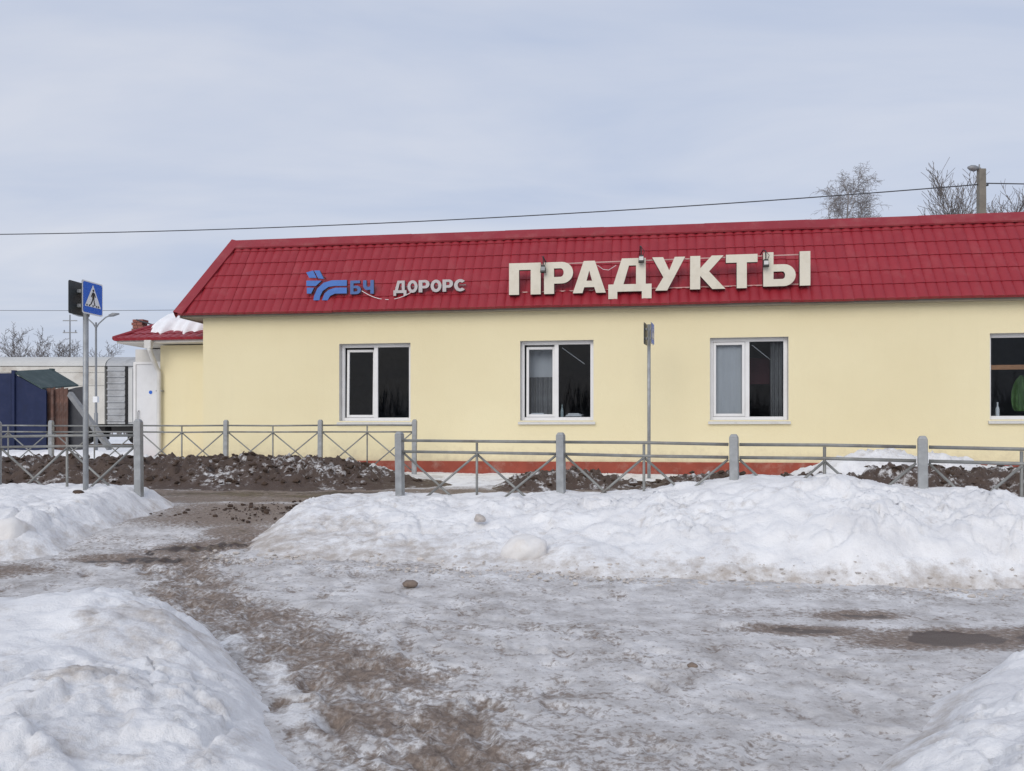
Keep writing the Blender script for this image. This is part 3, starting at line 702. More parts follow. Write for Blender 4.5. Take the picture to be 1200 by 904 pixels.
def frame_box(mb, u0, u1, z0, z1, y0, y1, t):
    mb.box(u0, u0 + t, y0, y1, z0, z1); mb.box(u1 - t, u1, y0, y1, z0, z1)
    mb.box(u0 + t, u1 - t, y0, y1, z0, z0 + t); mb.box(u0 + t, u1 - t, y0, y1, z1 - t, z1)
def window(i, u0, u1):
    rv = MB(); d = 0.13     # plastered reveal
    for a in ([(u0, 0, ZB), (u0, .3, ZB), (u0, .3, ZT), (u0, 0, ZT)], [(u1, 0, ZB), (u1, .3, ZB), (u1, .3, ZT), (u1, 0, ZT)],
              [(u0, 0, ZT), (u1, 0, ZT), (u1, .3, ZT), (u0, .3, ZT)], [(u0, 0, ZB), (u1, 0, ZB), (u1, .3, ZB), (u0, .3, ZB)]):
        rv.add(a, [(0, 1, 2, 3)])
    m = bpy.data.meshes.new('reveal'); m.from_pydata(rv.v, [], rv.f); m.materials.append(M['reveal_plaster']); link('window_reveal', m, shop)
    fb = MB(); e = 0.003
    frame_box(fb, u0 + e, u1 - e, ZB + e, ZT - e, d, d + 0.07, 0.065)
    split = u0 + (u1 - u0) * (0.49 if i != 3 else 0.72)
    fb.box(split - 0.04, split + 0.04, d + 0.004, d + 0.066, ZB + 0.068, ZT - 0.068)
    win = fb.build('window', 'pvc_white', shop, bevel=0.006)
    # opening sash on the left light
    su0, su1, sz0, sz1 = u0 + 0.072, split - 0.044, ZB + 0.074, ZT - 0.074
    if i == 3: su0, su1 = split + 0.046, u1 - 0.072
    sb = MB(); w_, h_ = su1 - su0, sz1 - sz0
    frame_box(sb, 0, w_, 0, h_, -0.012, 0.045, 0.052)
    sash = sb.build('sash', 'pvc_white', win, bevel=0.005)
    tilt = (0.06, 0.045, 0.0, 0.0, 0.0)[i]
    sash.location = (su0 if not tilt else su0 + 0.03, d + 0.012 + (0.0 if not tilt else 0.02), sz0)
    if tilt: sash.scale = (0.965, 1, 0.98); sash.rotation_euler = (-tilt * 0.5, 0, tilt)
    p = MB().box(0.048, w_ - 0.048, 0.012, 0.020, 0.048, h_ - 0.048).build('pane', 'window_glass', win)
    p.location = sash.location; p.rotation_euler = sash.rotation_euler; p.scale = sash.scale
    a0, a1 = (split + 0.036, u1 - 0.064) if i != 3 else (u0 + 0.064, split - 0.036)
    MB().box(a0, a1, d + 0.030, d + 0.038, ZB + 0.064, ZT - 0.064).build('pane', 'window_glass', win)
    hd = MB().box(su1 - 0.032, su1 - 0.012, d + 0.060, d + 0.085, (ZB + ZT) / 2 - 0.07, (ZB + ZT) / 2 + 0.05).build('handle', 'pvc_white', win)
    # pressed metal sill
    sl_ = MB(); a, b_ = u0 - 0.035, u1 + 0.035
    sl_.add([(a, -0.055, ZB - 0.035), (b_, -0.055, ZB - 0.035), (b_, d, ZB + 0.012), (a, d, ZB + 0.012),
             (a, -0.055, ZB - 0.075), (b_, -0.055, ZB - 0.075), (b_, 0.0, ZB - 0.068), (a, 0.0, ZB - 0.068)],
            [(0, 1, 2, 3), (0, 4, 5, 1), (4, 7, 6, 5), (0, 3, 7, 4), (1, 5, 6, 2)])
    m = sl_.mesh('sill', 'sill_metal'); link('sill', m, win)
    return split, d
sp = [window(i, *q) for i, q in enumerate(wins)]

def world_u(u, v, z): return (P0[0] + u * CT + v * ST, P0[1] - u * ST + v * CT, GB + z)
def inside(name, mb, mat, u, v, z, label, cat, rz=0):
    o = mb.build(name, mat, None); o.location = world_u(u, v, z); o.rotation_euler = (0, 0, -TH + rz); return tag(o, label, cat)
# things behind the glass
u0, u1 = wins[2]; sw = sp[2][0]
mb = MB(); nb = 26
W_ = sw - u0 - 0.06; vs = []; fs = []
for k in range(nb + 1): vs += [(W_ * k / nb, 0.004 * math.sin(k * 1.3), 0), (W_ * k / nb, 0.004 * math.sin(k * 1.3), ZT - ZB - 0.02)]
for k in range(nb): fs.append((2 * k, 2 * k + 2, 2 * k + 3, 2 * k + 1))
mb.add(vs, fs); mb.tube([(0, 0, 0.01), (W_, 0, 0.01)], 0.012, 8)
inside('sky_reflection_sheet', mb, 'reflection_grey', u0 + 0.03, 0.235, ZB + 0.02, 'pale grey sheet for the sky reflection in the left light of a window', 'reflection')  # sheet gives the left pane the grey of reflected sky
mb = MB().box(0, 0.5, 0, 0.03, 0, 0.52)
inside('wall_poster', mb, 'room_burgundy', sw + 0.02, 0.9, 1.75, 'dark red board hanging inside the window with the grey reflection sheet', 'board')
def curtain(w_, h_, waves, amp):
    mb = MB(); n = waves * 8; vs = []; fs = []
    for k in range(n + 1):
        x = w_ * k / n; y = amp * math.sin(2 * math.pi * k / 8) + amp * 0.4 * math.sin(k * 0.7)
        vs += [(x, y, 0), (x * 0.97, y * 0.6, h_ * 0.5), (x, y, h_)]
    for k in range(n):
        a = 3 * k; fs += [(a, a + 3, a + 4, a + 1), (a + 1, a + 4, a + 5, a + 2)]
    mb.add(vs, fs); return mb
def garment():
    mb = MB(); prof = [(0.0, .10, .30), (.06, .06, .36), (.2, .04, .38), (.35, .05, .37), (.48, .08, .33), (.57, .12, .28), (.63, .17, .24), (.66, .19, .22)]
    vs = []; fs = []; n = 12
    for z, a, b_ in prof:
        for k in range(n + 1): vs.append((a + (b_ - a) * k / n, 0.035 * math.sin(k * 1.7 + z * 3) - 0.05 * math.sin(math.pi * k / n), z))
    for i in range(len(prof) - 1):
        for k in range(n): q = i * (n + 1) + k; fs.append((q, q + 1, q + n + 2, q + n + 1))
    mb.add(vs, fs); return mb
inside('curtain', curtain(0.22, 1.5, 3, 0.03), 'cloth_pale', u1 - 0.28, 0.33, ZB - 0.02, 'pale gathered curtain behind the right edge of the window with the reflection sheet', 'curtain')
a0, a1 = wins[1]
inside('curtain', curtain(0.50, 0.85, 5, 0.03), 'cloth_pale', a0 + 0.10, 0.42, ZB + 0.02, 'half height grey folds for the dark reflection in the window with papers', 'curtain')  # these folds stand in for the darker lower reflection in the left pane
inside('sky_reflection_panel', curtain(0.56, 0.72, 3, 0.006), 'reflection_grey', a0 + 0.08, 0.50, ZB + 0.80, 'plain grey panel for the sky reflection above the half height folds', 'screen')  # stands in for the sky reflected in the upper left pane
for k, (du, dv, w_, h_, rz, lab) in enumerate([(0.13, 0.235, 0.38, 0.05, 0.1, 'white paper stack behind the left light above the middle sill'), (0.86, 0.25, 0.34, 0.04, -0.2, 'white paper stack beside the bottle on the inner sill')]):
    mb = MB(); z = 0
    for q in range(4): mb.box(0.01 * q, w_ - 0.02 * (q % 3), 0.005 * q, 0.16, z, z + h_ / 4 - 0.002); z += h_ / 4
    mb.box(0.05, w_ * 0.8, 0.02, 0.14, z, z + 0.02)
    inside('paper_stack', mb, 'paper_white', a0 + du, dv, ZB + 0.085, lab, 'paper', rz)
def bottle_mesh():
    mb = MB(); prof = [(0.0, 0.032), (0.12, 0.033), (0.15, 0.026), (0.18, 0.013), (0.225, 0.012), (0.23, 0.015), (0.25, 0.015)]
    mb.tube([(0, 0, z) for z, r in prof], [r for z, r in prof], 12); return mb
o = inside('bottle', bottle_mesh(), 'bottle_glass', a0 + 0.80, 0.235, ZB + 0.07, 'clear bottle standing on the inner sill beside papers', 'bottle')
o = inside('bottle', bottle_mesh(), 'paper_white', wins[3][0] + 0.22, 0.24, ZB + 0.07, 'small white bottle on the sill below the wooden lath', 'bottle')
inside('wooden_lath', MB().box(0, 1.3, 0, 0.03, 0, 0.085), 'wood_lath', wins[3][0] + 0.07, 0.3, ZB + 0.92, 'orange wooden lath across the window with green cloth', 'lath')
inside('green_cloth', garment(), 'cloth_green', wins[3][0] + 0.49, 0.42, ZB + 0.16, 'green cloth hanging behind the window with the lath', 'cloth')

for k, (wi, lab) in enumerate([(1, 'pale thin tube slanting in the window with papers'), (2, 'pale thin tube slanting in the window with the reflection sheet')]):
    ua_ = sp[wi][0] + 0.10; o = MB().tube([(0, 0, 0), (0.42, 0.25, -0.30)], 0.007, 8).build('pale_tube', 'paper_white')  # thin pale tube slanting down behind the glass
    o.location = world_u(ua_, 0.26, ZT - 0.12); o.rotation_euler = (0, 0, -TH); tag(o, lab, 'lamp')
# ---- roof: pressed metal tiles
VE, VRG = -0.28, 0.87
ZE, ZR = CB + 2.435, CB + 4.11
UL = fu(208, VE); ULT = fu(275, VRG)
ROW, WAVE = 0.35, 0.183
def tile_sheet(width, length, rows_from=0.0):
    """grid in (u, s, n): waves across, stepped rows up the slope"""
    nu = int(round(width / WAVE * 8)); U = [width * k / nu for k in range(nu + 1)]
    Sv = []; r = 0; s = 0.0
    while s < length - 1e-6:
        e = min(s + ROW, length); fr = (e - s) / ROW
        Sv += [(s, 0.015), (s + (e - s) * 0.25, 0.012), (s + (e - s) * 0.985, 0.002 + 0.013 * (1 - fr * 0.985))]
        s = e
    vs = []; fs = []
    for (s_, n_) in Sv:
        for u_ in U:
            ph = (u_ / WAVE) % 1.0
            wv = 0.5 - 0.5 * math.cos(2 * math.pi * ph); wv = math.sin(math.pi * ph) ** 0.6
            vs.append((u_, s_ - (0.022 * wv if n_ == 0.015 else 0), n_ + 0.034 * wv))
    n = len(U)
    for i in range(len(Sv) - 1):
        for k in range(n - 1): fs.append((i * n + k, i * n + k + 1, (i + 1) * n + k + 1, (i + 1) * n + k))
    # turned-down edge
    b0 = len(vs)
    for u_ in U: vs.append((u_, -0.016, -0.022))
    for k in range(n - 1): fs.append((k, b0 + k, b0 + k + 1, k + 1))
    return vs, fs
run = VRG - VE; rise = ZR - ZE; SLEN = math.hypot(run, rise); dr, dz = run / SLEN, rise / SLEN
def slope_mesh(width, length, mat, cuts=()):
    vs, fs = tile_sheet(width, length)
    b = bmesh.new()
    bv = [b.verts.new(v) for v in vs]
    for f in fs: b.faces.new([bv[i] for i in f])
    for co, no in cuts:
        bmesh.ops.bisect_plane(b, geom=b.verts[:] + b.edges[:] + b.faces[:], plane_co=co, plane_no=no, clear_outer=True)
    bmesh.ops.recalc_face_normals(b, faces=b.faces)
    m = bpy.data.meshes.new('roof_panel'); b.to_mesh(m); b.free(); m.materials.append(M[mat])
    for p in m.polygons: p.use_smooth = True
    m.set_sharp_from_angle(angle=math.radians(38))
    return m
def slope_matrix(origin, udir, sdir):
    u_ = Vector(udir).normalized(); s_ = Vector(sdir).normalized(); n_ = u_.cross(s_)
    Mx = Matrix.Identity(4)
    for i, c in enumerate((u_, s_, n_)):
        for j in range(3): Mx[j][i] = c[j]
    Mx.translation = Vector(origin); return Mx
roof = MB().box(UL + 0.75, UR + 0.3, VRG + 0.0, DEP - VRG, ZR - 0.06, ZR - 0.02).build('roof', 'cap_red', shop)
PW = WAVE * 6
full = slope_mesh(PW + 0.004, SLEN, 'roof_red')
npan = int((UR + 0.3 - UL) / PW) + 1
hipx = ULT - UL
for k in range(npan):
    uo = UL + k * PW
    if k * PW < hipx:
        L0 = k * PW
        me = slope_mesh(PW + 0.004, SLEN, 'roof_red', [((hipx - L0, SLEN, 0), (-SLEN, hipx, 0))])
    else: me = full
    jz = random.uniform(-.004, .004); o = link('roof_panel', me, roof); o.matrix_local = slope_matrix((uo, VE + jz, ZE + jz - 0.010 * abs(math.sin(uo * 0.9))), (1, random.uniform(-.002, .002), random.uniform(-.003, .003)), (0, dr, dz))
# left hip end
hrun = ULT - UL; HL = math.hypot(hrun, rise)
D2 = DEP - 2 * VE; k = 0
while k * PW < D2:
    a = k * PW; cuts = []
    cuts.append(((D2 - a - 0.0, 0, 0), (1, 0, 0)))
    cuts.append(((D2 - run - a, HL, 0), (HL, run, 0)))
    cuts.append(((run - a, HL, 0), (-HL, run, 0)))
    me = slope_mesh(PW + 0.004, HL, 'roof_red', cuts)
    if len(me.polygons):
        o = link('roof_panel', me, roof); o.matrix_local = slope_matrix((UL, DEP - VE, ZE), (0, -1, 0), (hrun, 0, rise)) @ Matrix.Translation((a, 0, 0))
    k += 1
# ridge cap: folded strip, in 2 m lengths
def cap_len(ua, ub):
    n_ = (0, -dz, dr); h = 0.076; e = 0.21
    p0 = (VRG - dr * e + n_[1] * h, ZR - dz * e + n_[2] * h); p1 = (VRG + n_[1] * h + 0.01, ZR + n_[2] * h + 0.01); p2 = (VRG + 0.25, ZR + 0.055)
    lip = (p0[0] + 0.01, p0[1] - 0.03)
    pr = [lip, p0, p1, p2]; mb = MB(); vs = []; fs = []
    for (y, z) in pr: vs += [(ua, y, z), (ub, y, z)]
    for i in range(len(pr) - 1): fs.append((2 * i, 2 * i + 1, 2 * i + 3, 2 * i + 2))
    mb.add(vs, fs); m = bpy.data.meshes.new('ridge_cap'); m.from_pydata(mb.v, [], mb.f); m.materials.append(M['cap_red'])
    return link('ridge_cap', m, roof)
ua = ULT - 0.06; k = 0
while ua < UR:
    o = cap_len(ua, ua + 2.012); o.location.z = 0.004 * (k % 2); o.location.y = -0.003 * (k % 2); ua += 2.0; k += 1
# hip cap
c0 = Vector((UL, VE, ZE)); c1 = Vector((ULT, VRG, ZR)); hd = (c1 - c0).normalized()
nf = Vector((0, -dz, dr)); nl = Vector((-rise, 0, hrun)).normalized(); nn = (nf + nl).normalized()
sf = nf.cross(hd).normalized(); sf = sf if sf.x > 0 else -sf
slv = nl.cross(hd).normalized(); slv = slv if slv.y > 0 else -slv
mb = MB()
A0 = c0 - hd * 0.02; B0 = c1 + hd * 0.03; hgt = 0.075
q = [A0 + sf * 0.16 + nf * hgt, A0 + nn * hgt * 1.3, A0 + slv * 0.16 + nl * hgt, B0 + sf * 0.16 + nf * hgt, B0 + nn * hgt * 1.3, B0 + slv * 0.16 + nl * hgt,
     A0 + sf * 0.16 + nf * 0.03, B0 + sf * 0.16 + nf * 0.03]
mb.add(q, [(0, 1, 4, 3), (1, 2, 5, 4), (6, 0, 3, 7)])
m = bpy.data.meshes.new('hip_cap'); m.from_pydata(mb.v, [], mb.f); m.materials.append(M['cap_red']); link('hip_cap', m, roof)
# soffit and fascia
MB().box(UL + 0.04, UR + 0.3, VE + 0.096, -0.004, ZE - 0.055, ZE - 0.035).build('soffit', 'soffit_grey', roof)
MB().box(UL + 0.02, UR + 0.3, VE + 0.075, VE + 0.095, ZE - 0.06, ZE + 0.02).build('fascia', 'soffit_grey', roof)
MB().box(UL + 0.02, UL + 0.045, VE + 0.045, DEP - VE, ZE - 0.075, ZE - 0.008).build('fascia', 'soffit_grey', roof)
MB().box(UL + 0.05, -0.004, 0.0, DEP - VE, ZE - 0.055, ZE - 0.035).build('soffit', 'soffit_grey', roof)

# ------------------------------------------------------------------ roof lettering
def arc(cx, cy, rx, ry, a0, a1, n=12):
    return [(cx + rx * math.cos(math.radians(a0 + (a1 - a0) * k / n)), cy + ry * math.sin(math.radians(a0 + (a1 - a0) * k / n))) for k in range(n + 1)]
GL = {
 'П': (0.98, [[(0,0),(.31,0),(.31,.78),(.67,.78),(.67,0),(.98,0),(.98,1),(0,1)]]),
 'Р': (0.90, [[(0,0),(.31,0),(.31,.32)] + arc(.55,.66,.35,.34,-90,90) + [(0,1)], [(.31,.53)] + arc(.51,.665,.10,.135,-90,90,8) + [(.31,.8)]]),
 'А': (1.06, [[(0,0),(.31,0),(.37,.18),(.69,.18),(.75,0),(1.06,0),(.71,1),(.35,1)], [(.44,.38),(.62,.38),(.53,.70)]]),
 'Д': (1.34, [[(0,-.22),(.28,-.22),(.28,0),(1.04,0),(1.04,-.22),(1.34,-.22),(1.34,.22),(1.16,.22),(1.16,1),(.42,1),(.16,.22),(0,.22)], [(.47,.22),(.86,.22),(.86,.78),(.64,.78)]]),
 'У': (1.02, [[(0,1),(.34,1),(.53,.60),(.70,1),(1.02,1),(.47,0),(.10,0),(.35,.40)]]),
 'К': (1.06, [[(0,0),(.31,0),(.31,.40),(.68,0),(1.08,0),(.58,.53),(1.02,1),(.66,1),(.31,.63),(.31,1),(0,1)]]),
 'Т': (0.96, [[(.33,0),(.64,0),(.64,.76),(.97,.76),(.97,1),(0,1),(0,.76),(.33,.76)]]),
 'Ы': (1.42, [[(0,0)] + arc(.62,.32,.36,.32,-90,90) + [(.31,.64),(.31,1),(0,1)], [(.31,.21)] + arc(.58,.32,.08,.11,-90,90,8) + [(.31,.43)], [(1.10,0),(1.42,0),(1.42,1),(1.10,1)]]),
 'О': (0.96, [arc(.48,.5,.48,.51,0,345,23), arc(.48,.5,.20,.27,0,345,23)]),
 'С': (0.90, [arc(.47,.5,.47,.51,42,318,20) + arc(.47,.5,.20,.27,312,48,14)]),
 'Б': (0.85, [[(0,0)] + arc(.5,.31,.35,.31,-90,90) + [(.26,.62),(.26,.8),(.78,.8),(.78,1),(0,1)], [(.26,.19)] + arc(.46,.31,.12,.12,-90,90,8) + [(.26,.43)]]),
 'Ч': (0.82, [[(.56,0),(.82,0),(.82,1),(.56,1),(.56,.58)] + arc(.44,.62,.18,.12,270,180,6) + [(.26,1),(0,1)] + arc(.34,.62,.34,.34,180,270,8) + [(.56,.30)]]),
}
def solid(name, polys, sx, sz, depth, face, side):
    cu = bpy.data.curves.new(name, 'CURVE'); cu.dimensions = '2D'; cu.fill_mode = 'BOTH'; cu.extrude = depth / 2
    for poly in polys:
        s = cu.splines.new('POLY'); s.points.add(len(poly) - 1); s.use_cyclic_u = True
        for i, p in enumerate(poly): s.points[i].co = (p[0] * sx, p[1] * sz, 0, 1)
    tmp = bpy.data.objects.new(name, cu); COL.objects.link(tmp)
    dg = bpy.context.evaluated_depsgraph_get(); me = bpy.data.meshes.new_from_object(tmp.evaluated_get(dg))
    bpy.data.objects.remove(tmp); bpy.data.curves.remove(cu)
    me.name = name; me.materials.clear(); me.materials.append(M[face]); me.materials.append(M[side])
    for p in me.polygons: p.material_index = 0 if abs(p.normal.z) > 0.7 else 1; p.use_smooth = False
    return me
RX90 = Matrix.Rotation(math.radians(90), 4, 'X')
def roof_v(z): return VE + (z - ZE) / rise * run          # depth of the roof face at height z
def sign_root(name, u, label, cat):
    r = empty(name, world_u(u, -0.2, fz(600, 330, -0.2)), -TH); return tag(r, label, cat)
sv = -0.20
big = sign_root('roof_lettering', fu(772, sv), 'big cream block letters reading ПРАДУКТЫ on the red roof', 'sign')
B0w = Vector((fu(772, sv), -0.2, fz(600, 330, -0.2)))
def put_letter(root, base, ch, u, zb, wid, hgt, v, depth, face, side, rot=0.0, stand=True):
    gw, polys = GL[ch]
    me = solid('letter', polys, wid / gw, hgt, depth, face, side)
    o = link('letter', me, root)
    o.matrix_local = Matrix.Translation(Vector((u, v, zb)) - base) @ Matrix.Rotation(rot, 4, 'Y') @ RX90
    if stand:
        for q in (0.2, 0.78):                                # stand-offs back to the tiles
            uu = u + wid * (0.15 if q < .5 else 0.85)
            za = zb + hgt * (0.10 if ch not in 'ТУР' or q < .5 else 0.9)
            mb = MB().tube([(0, 0, 0), (0, max(0.05, roof_v(za) - v) + 0.03, 0)], 0.010, 6)
            s = mb.build('standoff', 'lamp_grey', root); s.location = Vector((uu, v + depth / 2, za)) - base
    return o
for ch, xa, xb, yt, yb in [('П', 597, 634, 309, 346), ('Р', 638, 672, 308, 345), ('А', 671.5, 710, 306.5, 344), ('Д', 713, 763.5, 303.5, 342.2), ('У', 764, 802.5, 302, 341),
                           ('К', 808.5, 849, 300.5, 339.5), ('Т', 850.5, 887, 299, 338.5), ('Ы', 894, 949, 296, 336)]:
    ua, ub = fu(xa, sv), fu(xb, sv); zb = fz((xa + xb) / 2, yb, sv); zt = fz((xa + xb) / 2, yt, sv)
    put_letter(big, B0w, ch, ua, zb, ub - ua, zt - zb, sv, 0.11, 'letter_face', 'letter_side', random.uniform(-.006, .006))
def rail_(root, base, xa, ya, xb, yb, v, r, mat='rail_pink'):
    a = Vector((fu(xa, v), v, fz(xa, ya, v))) - base; b = Vector((fu(xb, v), v, fz(xb, yb, v))) - base
    MB().bar(a, b, r, r).build('rail', mat, root)
rail_(big, B0w, 600, 311.5, 940, 298.5, sv + 0.09, 0.022); rail_(big, B0w, 606, 343, 945, 333, sv + 0.09, 0.022)

s2 = sign_root('roof_lettering', fu(504, sv), 'small grey letters reading ДОРОРС on the red roof', 'sign')
B2w = Vector((fu(504, sv), -0.2, fz(600, 330, -0.2)))
xs_ = [461.5, 478, 491, 505, 519, 532.5, 547.5]; v2 = -0.13
for k, ch in enumerate('ДОРОРС'):
    xa, xb = xs_[k], xs_[k + 1] - 1.2; xm = (xa + xb) / 2
    yt, yb = 329.5 - 0.024 * (xm - 465), 344.0 - 0.030 * (xm - 465)
    ua, ub = fu(xa, v2), fu(xb, v2)
    put_letter(s2, B2w, ch, ua, fz(xm, yb, v2), ub - ua, fz(xm, yt, v2) - fz(xm, yb, v2), v2, 0.06, 'grey_letter', 'letter_side')
rail_(s2, B2w, 463, 337, 546, 334, v2 + 0.05, 0.015, 'lamp_grey')
s3 = sign_root('roof_lettering', fu(425, sv), 'weathered blue letters БЧ beside the blue emblem', 'sign')
B3w = Vector((fu(425, sv), -0.2, fz(600, 330, -0.2)))
for ch, xa, xb in (('Б', 411, 423.5), ('Ч', 426, 438.5)):
    ua, ub = fu(xa, v2), fu(xb, v2)
    put_letter(s3, B3w, ch, ua, fz(425, 345, v2), ub - ua, fz(425, 329, v2) - fz(425, 345, v2), v2, 0.06, 'letter_blue', 'letter_side')
s4 = sign_root('roof_emblem', fu(384, sv), 'blue railway emblem of curved bands and wing bars on the roof', 'emblem')
B4w = Vector((fu(384, sv), -0.2, fz(600, 330, -0.2)))
bands = [[(1132,358),(1040,360),(990,375),(952,410),(932,455),(928,482),(965,482),(970,455),(985,425),(1020,400),(1060,394),(1132,394)],
         [(1132,404),(1062,405),(1022,418),(996,440),(980,482),(1015,482),(1030,455),(1060,441),(1132,440)],
         [(885,362),(978,362),(942,395),(885,395)], [(888,405),(932,405),(914,441),(888,441)],
         [(884,312),(926,300),(948,345),(903,345)], [(932,300),(966,300),(992,352),(958,348)]]
for bnd in bands:
    pl = [(fu(190 + a / 5.217, v2), fz(190 + a / 5.217, 260 + b / 5.217, v2)) for a, b in bnd]
    cu_ = sum(p[0] for p in pl) / len(pl); cz_ = sum(p[1] for p in pl) / len(pl)
    me = solid('emblem_band', [[(p[0] - cu_, p[1] - cz_) for p in pl]], 1, 1, 0.06, 'emblem_blue', 'letter_side')
    o = link('emblem_band', me, s4); o.matrix_local = Matrix.Translation(Vector((cu_, v2, cz_)) - B4w) @ RX90
    mb = MB().tube([(0, 0, 0), (0, max(0.05, roof_v(cz_) - v2) + 0.03, 0)], 0.012, 6); s = mb.build('standoff', 'lamp_grey', s4); s.location = Vector((cu_, v2 + .03, cz_)) - B4w
# sagging lead between the small signs
mb = MB(); P = []
for k in range(17):
    t = k / 16; px = 424 + 62 * t; py = 341 + 11 * 4 * t * (1 - t) - 1.5 * t
    P.append(world_u(fu(px, -0.17), -0.17 + 0.02 * t, fz(px, py, -0.17)))
o = mb.tube(P, 0.007, 5).build('sign_lead', 'paper_white'); tag(o, 'thin pale lead sagging between the blue and grey roof letters', 'cable')
o = MB().tube([world_u(fu(700, -.12), -.12, fz(700, 311, -.12))] + [world_u(fu(700 + 22 * t, -.12), -.12, fz(700 + 22 * t, 311 + 6 * math.sin(t * 3.1), -.12)) for t in (.3, .6, 1)], 0.005, 5).build('sign_lead', 'paper_white')
tag(o, 'short loose lead behind the big cream letters', 'cable')
# little floodlights over the big letters
def floodlight(px, py, label, glass):
    v = -0.34; u = fu(px, v); z = fz(px, py, v)
    r = empty('roof_floodlight', world_u(u, v, z), -TH); tag(r, label, 'floodlight', 'floodlights over the big roof letters')
    MB().tube([(0, 0, 0.05), (0, 0.02, 0.22), (-0.02, 0.18, 0.27), (-0.03, roof_v(z + 0.27) - v + 0.03, 0.25)], 0.011, 6).build('arm', 'lamp_black', r)
    hb = MB(); hb.add([(-.055, -.05, -.08), (.055, -.05, -.08), (.055, .05, -.08), (-.055, .05, -.08), (-.04, -.035, .06), (.04, -.035, .06), (.04, .035, .06), (-.04, .035, .06)],
                     [(0, 3, 2, 1), (4, 5, 6, 7), (0, 1, 5, 4), (1, 2, 6, 5), (2, 3, 7, 6), (3, 0, 4, 7)])
    hb.build('housing', 'lamp_black', r, bevel=0.008)
    MB().box(-.04, .04, -.056, -.051, -.045, .025).build('lens', glass, r)
    MB().tube([(0.03, 0, .05), (0.06, -.01, .13), (0.02, .02, .19), (-.03, .03, .24)], 0.006, 5).build('wire', 'lamp_black', r)
floodlight(636.5, 315, 'black floodlight on a wire arm between П and Р', 'lamp_grey')
floodlight(751.5, 303, 'black floodlight above the top of Д', 'lamp_glass')
floodlight(897.5, 308, 'black floodlight hanging in front of Ы', 'lamp_glass')

# ------------------------------------------------------------------ porch annex on the left
ann = empty('porch_annex', world_u(fu(188, 1.0), 1.0, 0), -TH); tag(ann, 'small yellow porch with a white door and snowy red hipped roof', 'porch')
AU = fu(188, 1.0)
def la(u, v, z): return (u - AU, v - 1.0, z)        # shop-local -> annex-local
AL = fu(157.5, 1.55); ZA = 2.72
mb = MB(); mb.box(0, -AU - 0.004, 0, 4.0, -0.1, ZA); mb.build('wall', 'yellow_plaster', ann)
mb = MB(); mb.box(AL - AU - 0.07, -0.002, 0.70, 4.0, -0.1, ZA - 0.004); mb.build('wall', 'pipe_white', ann)
MB().box(-0.02, -AU - 0.006, -0.03, 3.9, -0.12, 0.21).build('plinth', 'plinth_red', ann)
dw0, dw1 = AL - AU, fu(183.5, 1.55) - AU
dr_ = MB().box(dw0, dw1, 0.62, 0.66, 0.12, 2.36).build('door', 'door_white', ann, bevel=0.006)
fr = MB(); frame_box(fr, dw0 - 0.06, dw1 + 0.06, 0.02, 2.42, 0.60, 0.695, 0.058); fr.build('door_frame', 'pvc_white', ann)
MB().tube([(dw0 + 0.07, 0.615, 1.0), (dw0 + 0.07, 0.575, 1.03), (dw0 + 0.07, 0.575, 1.27), (dw0 + 0.07, 0.615, 1.30)], 0.012, 8).build('handle', 'galvanised', dr_)
MB().tube([(dw0 + 0.36, 0.621, 1.72), (dw0 + 0.36, 0.614, 1.72)], 0.042, 16).build('round_sticker', 'sign_blue', dr_)
MB().box(dw0 - 0.3, dw1 + 0.1, -0.1, 0.595, -0.15, 0.10).build('step', 'plinth_red', ann, bevel=0.01)
EU0 = fu(137, 0.6) - AU; EV = -0.40; EZ = 2.74
MB().box(EU0, -AU - 0.004, EV, EV + 0.05, EZ, EZ + 0.085).build('fascia', 'fascia', ann)
MB().box(EU0 + .02, -AU - 0.004, EV + 0.052, 0.9, EZ + 0.005, EZ + 0.03).build('soffit', 'fascia', ann)
MB().box(EU0, EU0 + 0.05, EV + 0.052, 4.2, EZ, EZ + 0.085).build('fascia', 'fascia', ann)
# roof slopes
aw = -AU - EU0; arun, arise = 2.7, 1.05; aL = math.hypot(arun, arise); ahip = 0.95
rf = MB().box(EU0 + 0.1, -AU - .01, EV + 0.06, 4.1, EZ + 0.04, EZ + 0.07).build('roof', 'cap_red', ann)
k = 0
while k * PW < aw:
    a = k * PW
    me = slope_mesh(PW + .004, aL, 'roof_red', [((ahip - a, aL, 0), (-aL, ahip, 0)), ((aw - 0.01 - a, 0, 0), (1, 0, 0))])
    if len(me.polygons):
        o = link('roof_panel', me, rf); o.matrix_local = slope_matrix((EU0 + a - 0.04, EV - 0.05, EZ + 0.075), (1, 0, 0), (0, arun, arise))
    k += 1
hL = math.hypot(ahip, arise); k = 0; D3 = 5.0
while k * PW < D3:
    a = k * PW
    me = slope_mesh(PW + .004, hL, 'roof_red', [((D3 - arun - a, hL, 0), (hL, arun, 0)), ((D3 - a, 0, 0), (1, 0, 0))])
    if len(me.polygons):
        o = link('roof_panel', me, rf); o.matrix_local = slope_matrix((EU0 - 0.04, EV - 0.05 + D3, EZ + 0.075), (0, -1, 0), (ahip, 0, arise)) @ Matrix.Translation((a, 0, 0))
    k += 1
h0 = Vector((EU0 - 0.04, EV - 0.05, EZ + 0.10)); h1 = Vector((EU0 - 0.04 + ahip, EV - 0.05 + arun, EZ + 0.11 + arise))
MB().tube([h0, h1], [0.055, 0.055], 8).build('hip_cap', 'cap_red', rf)
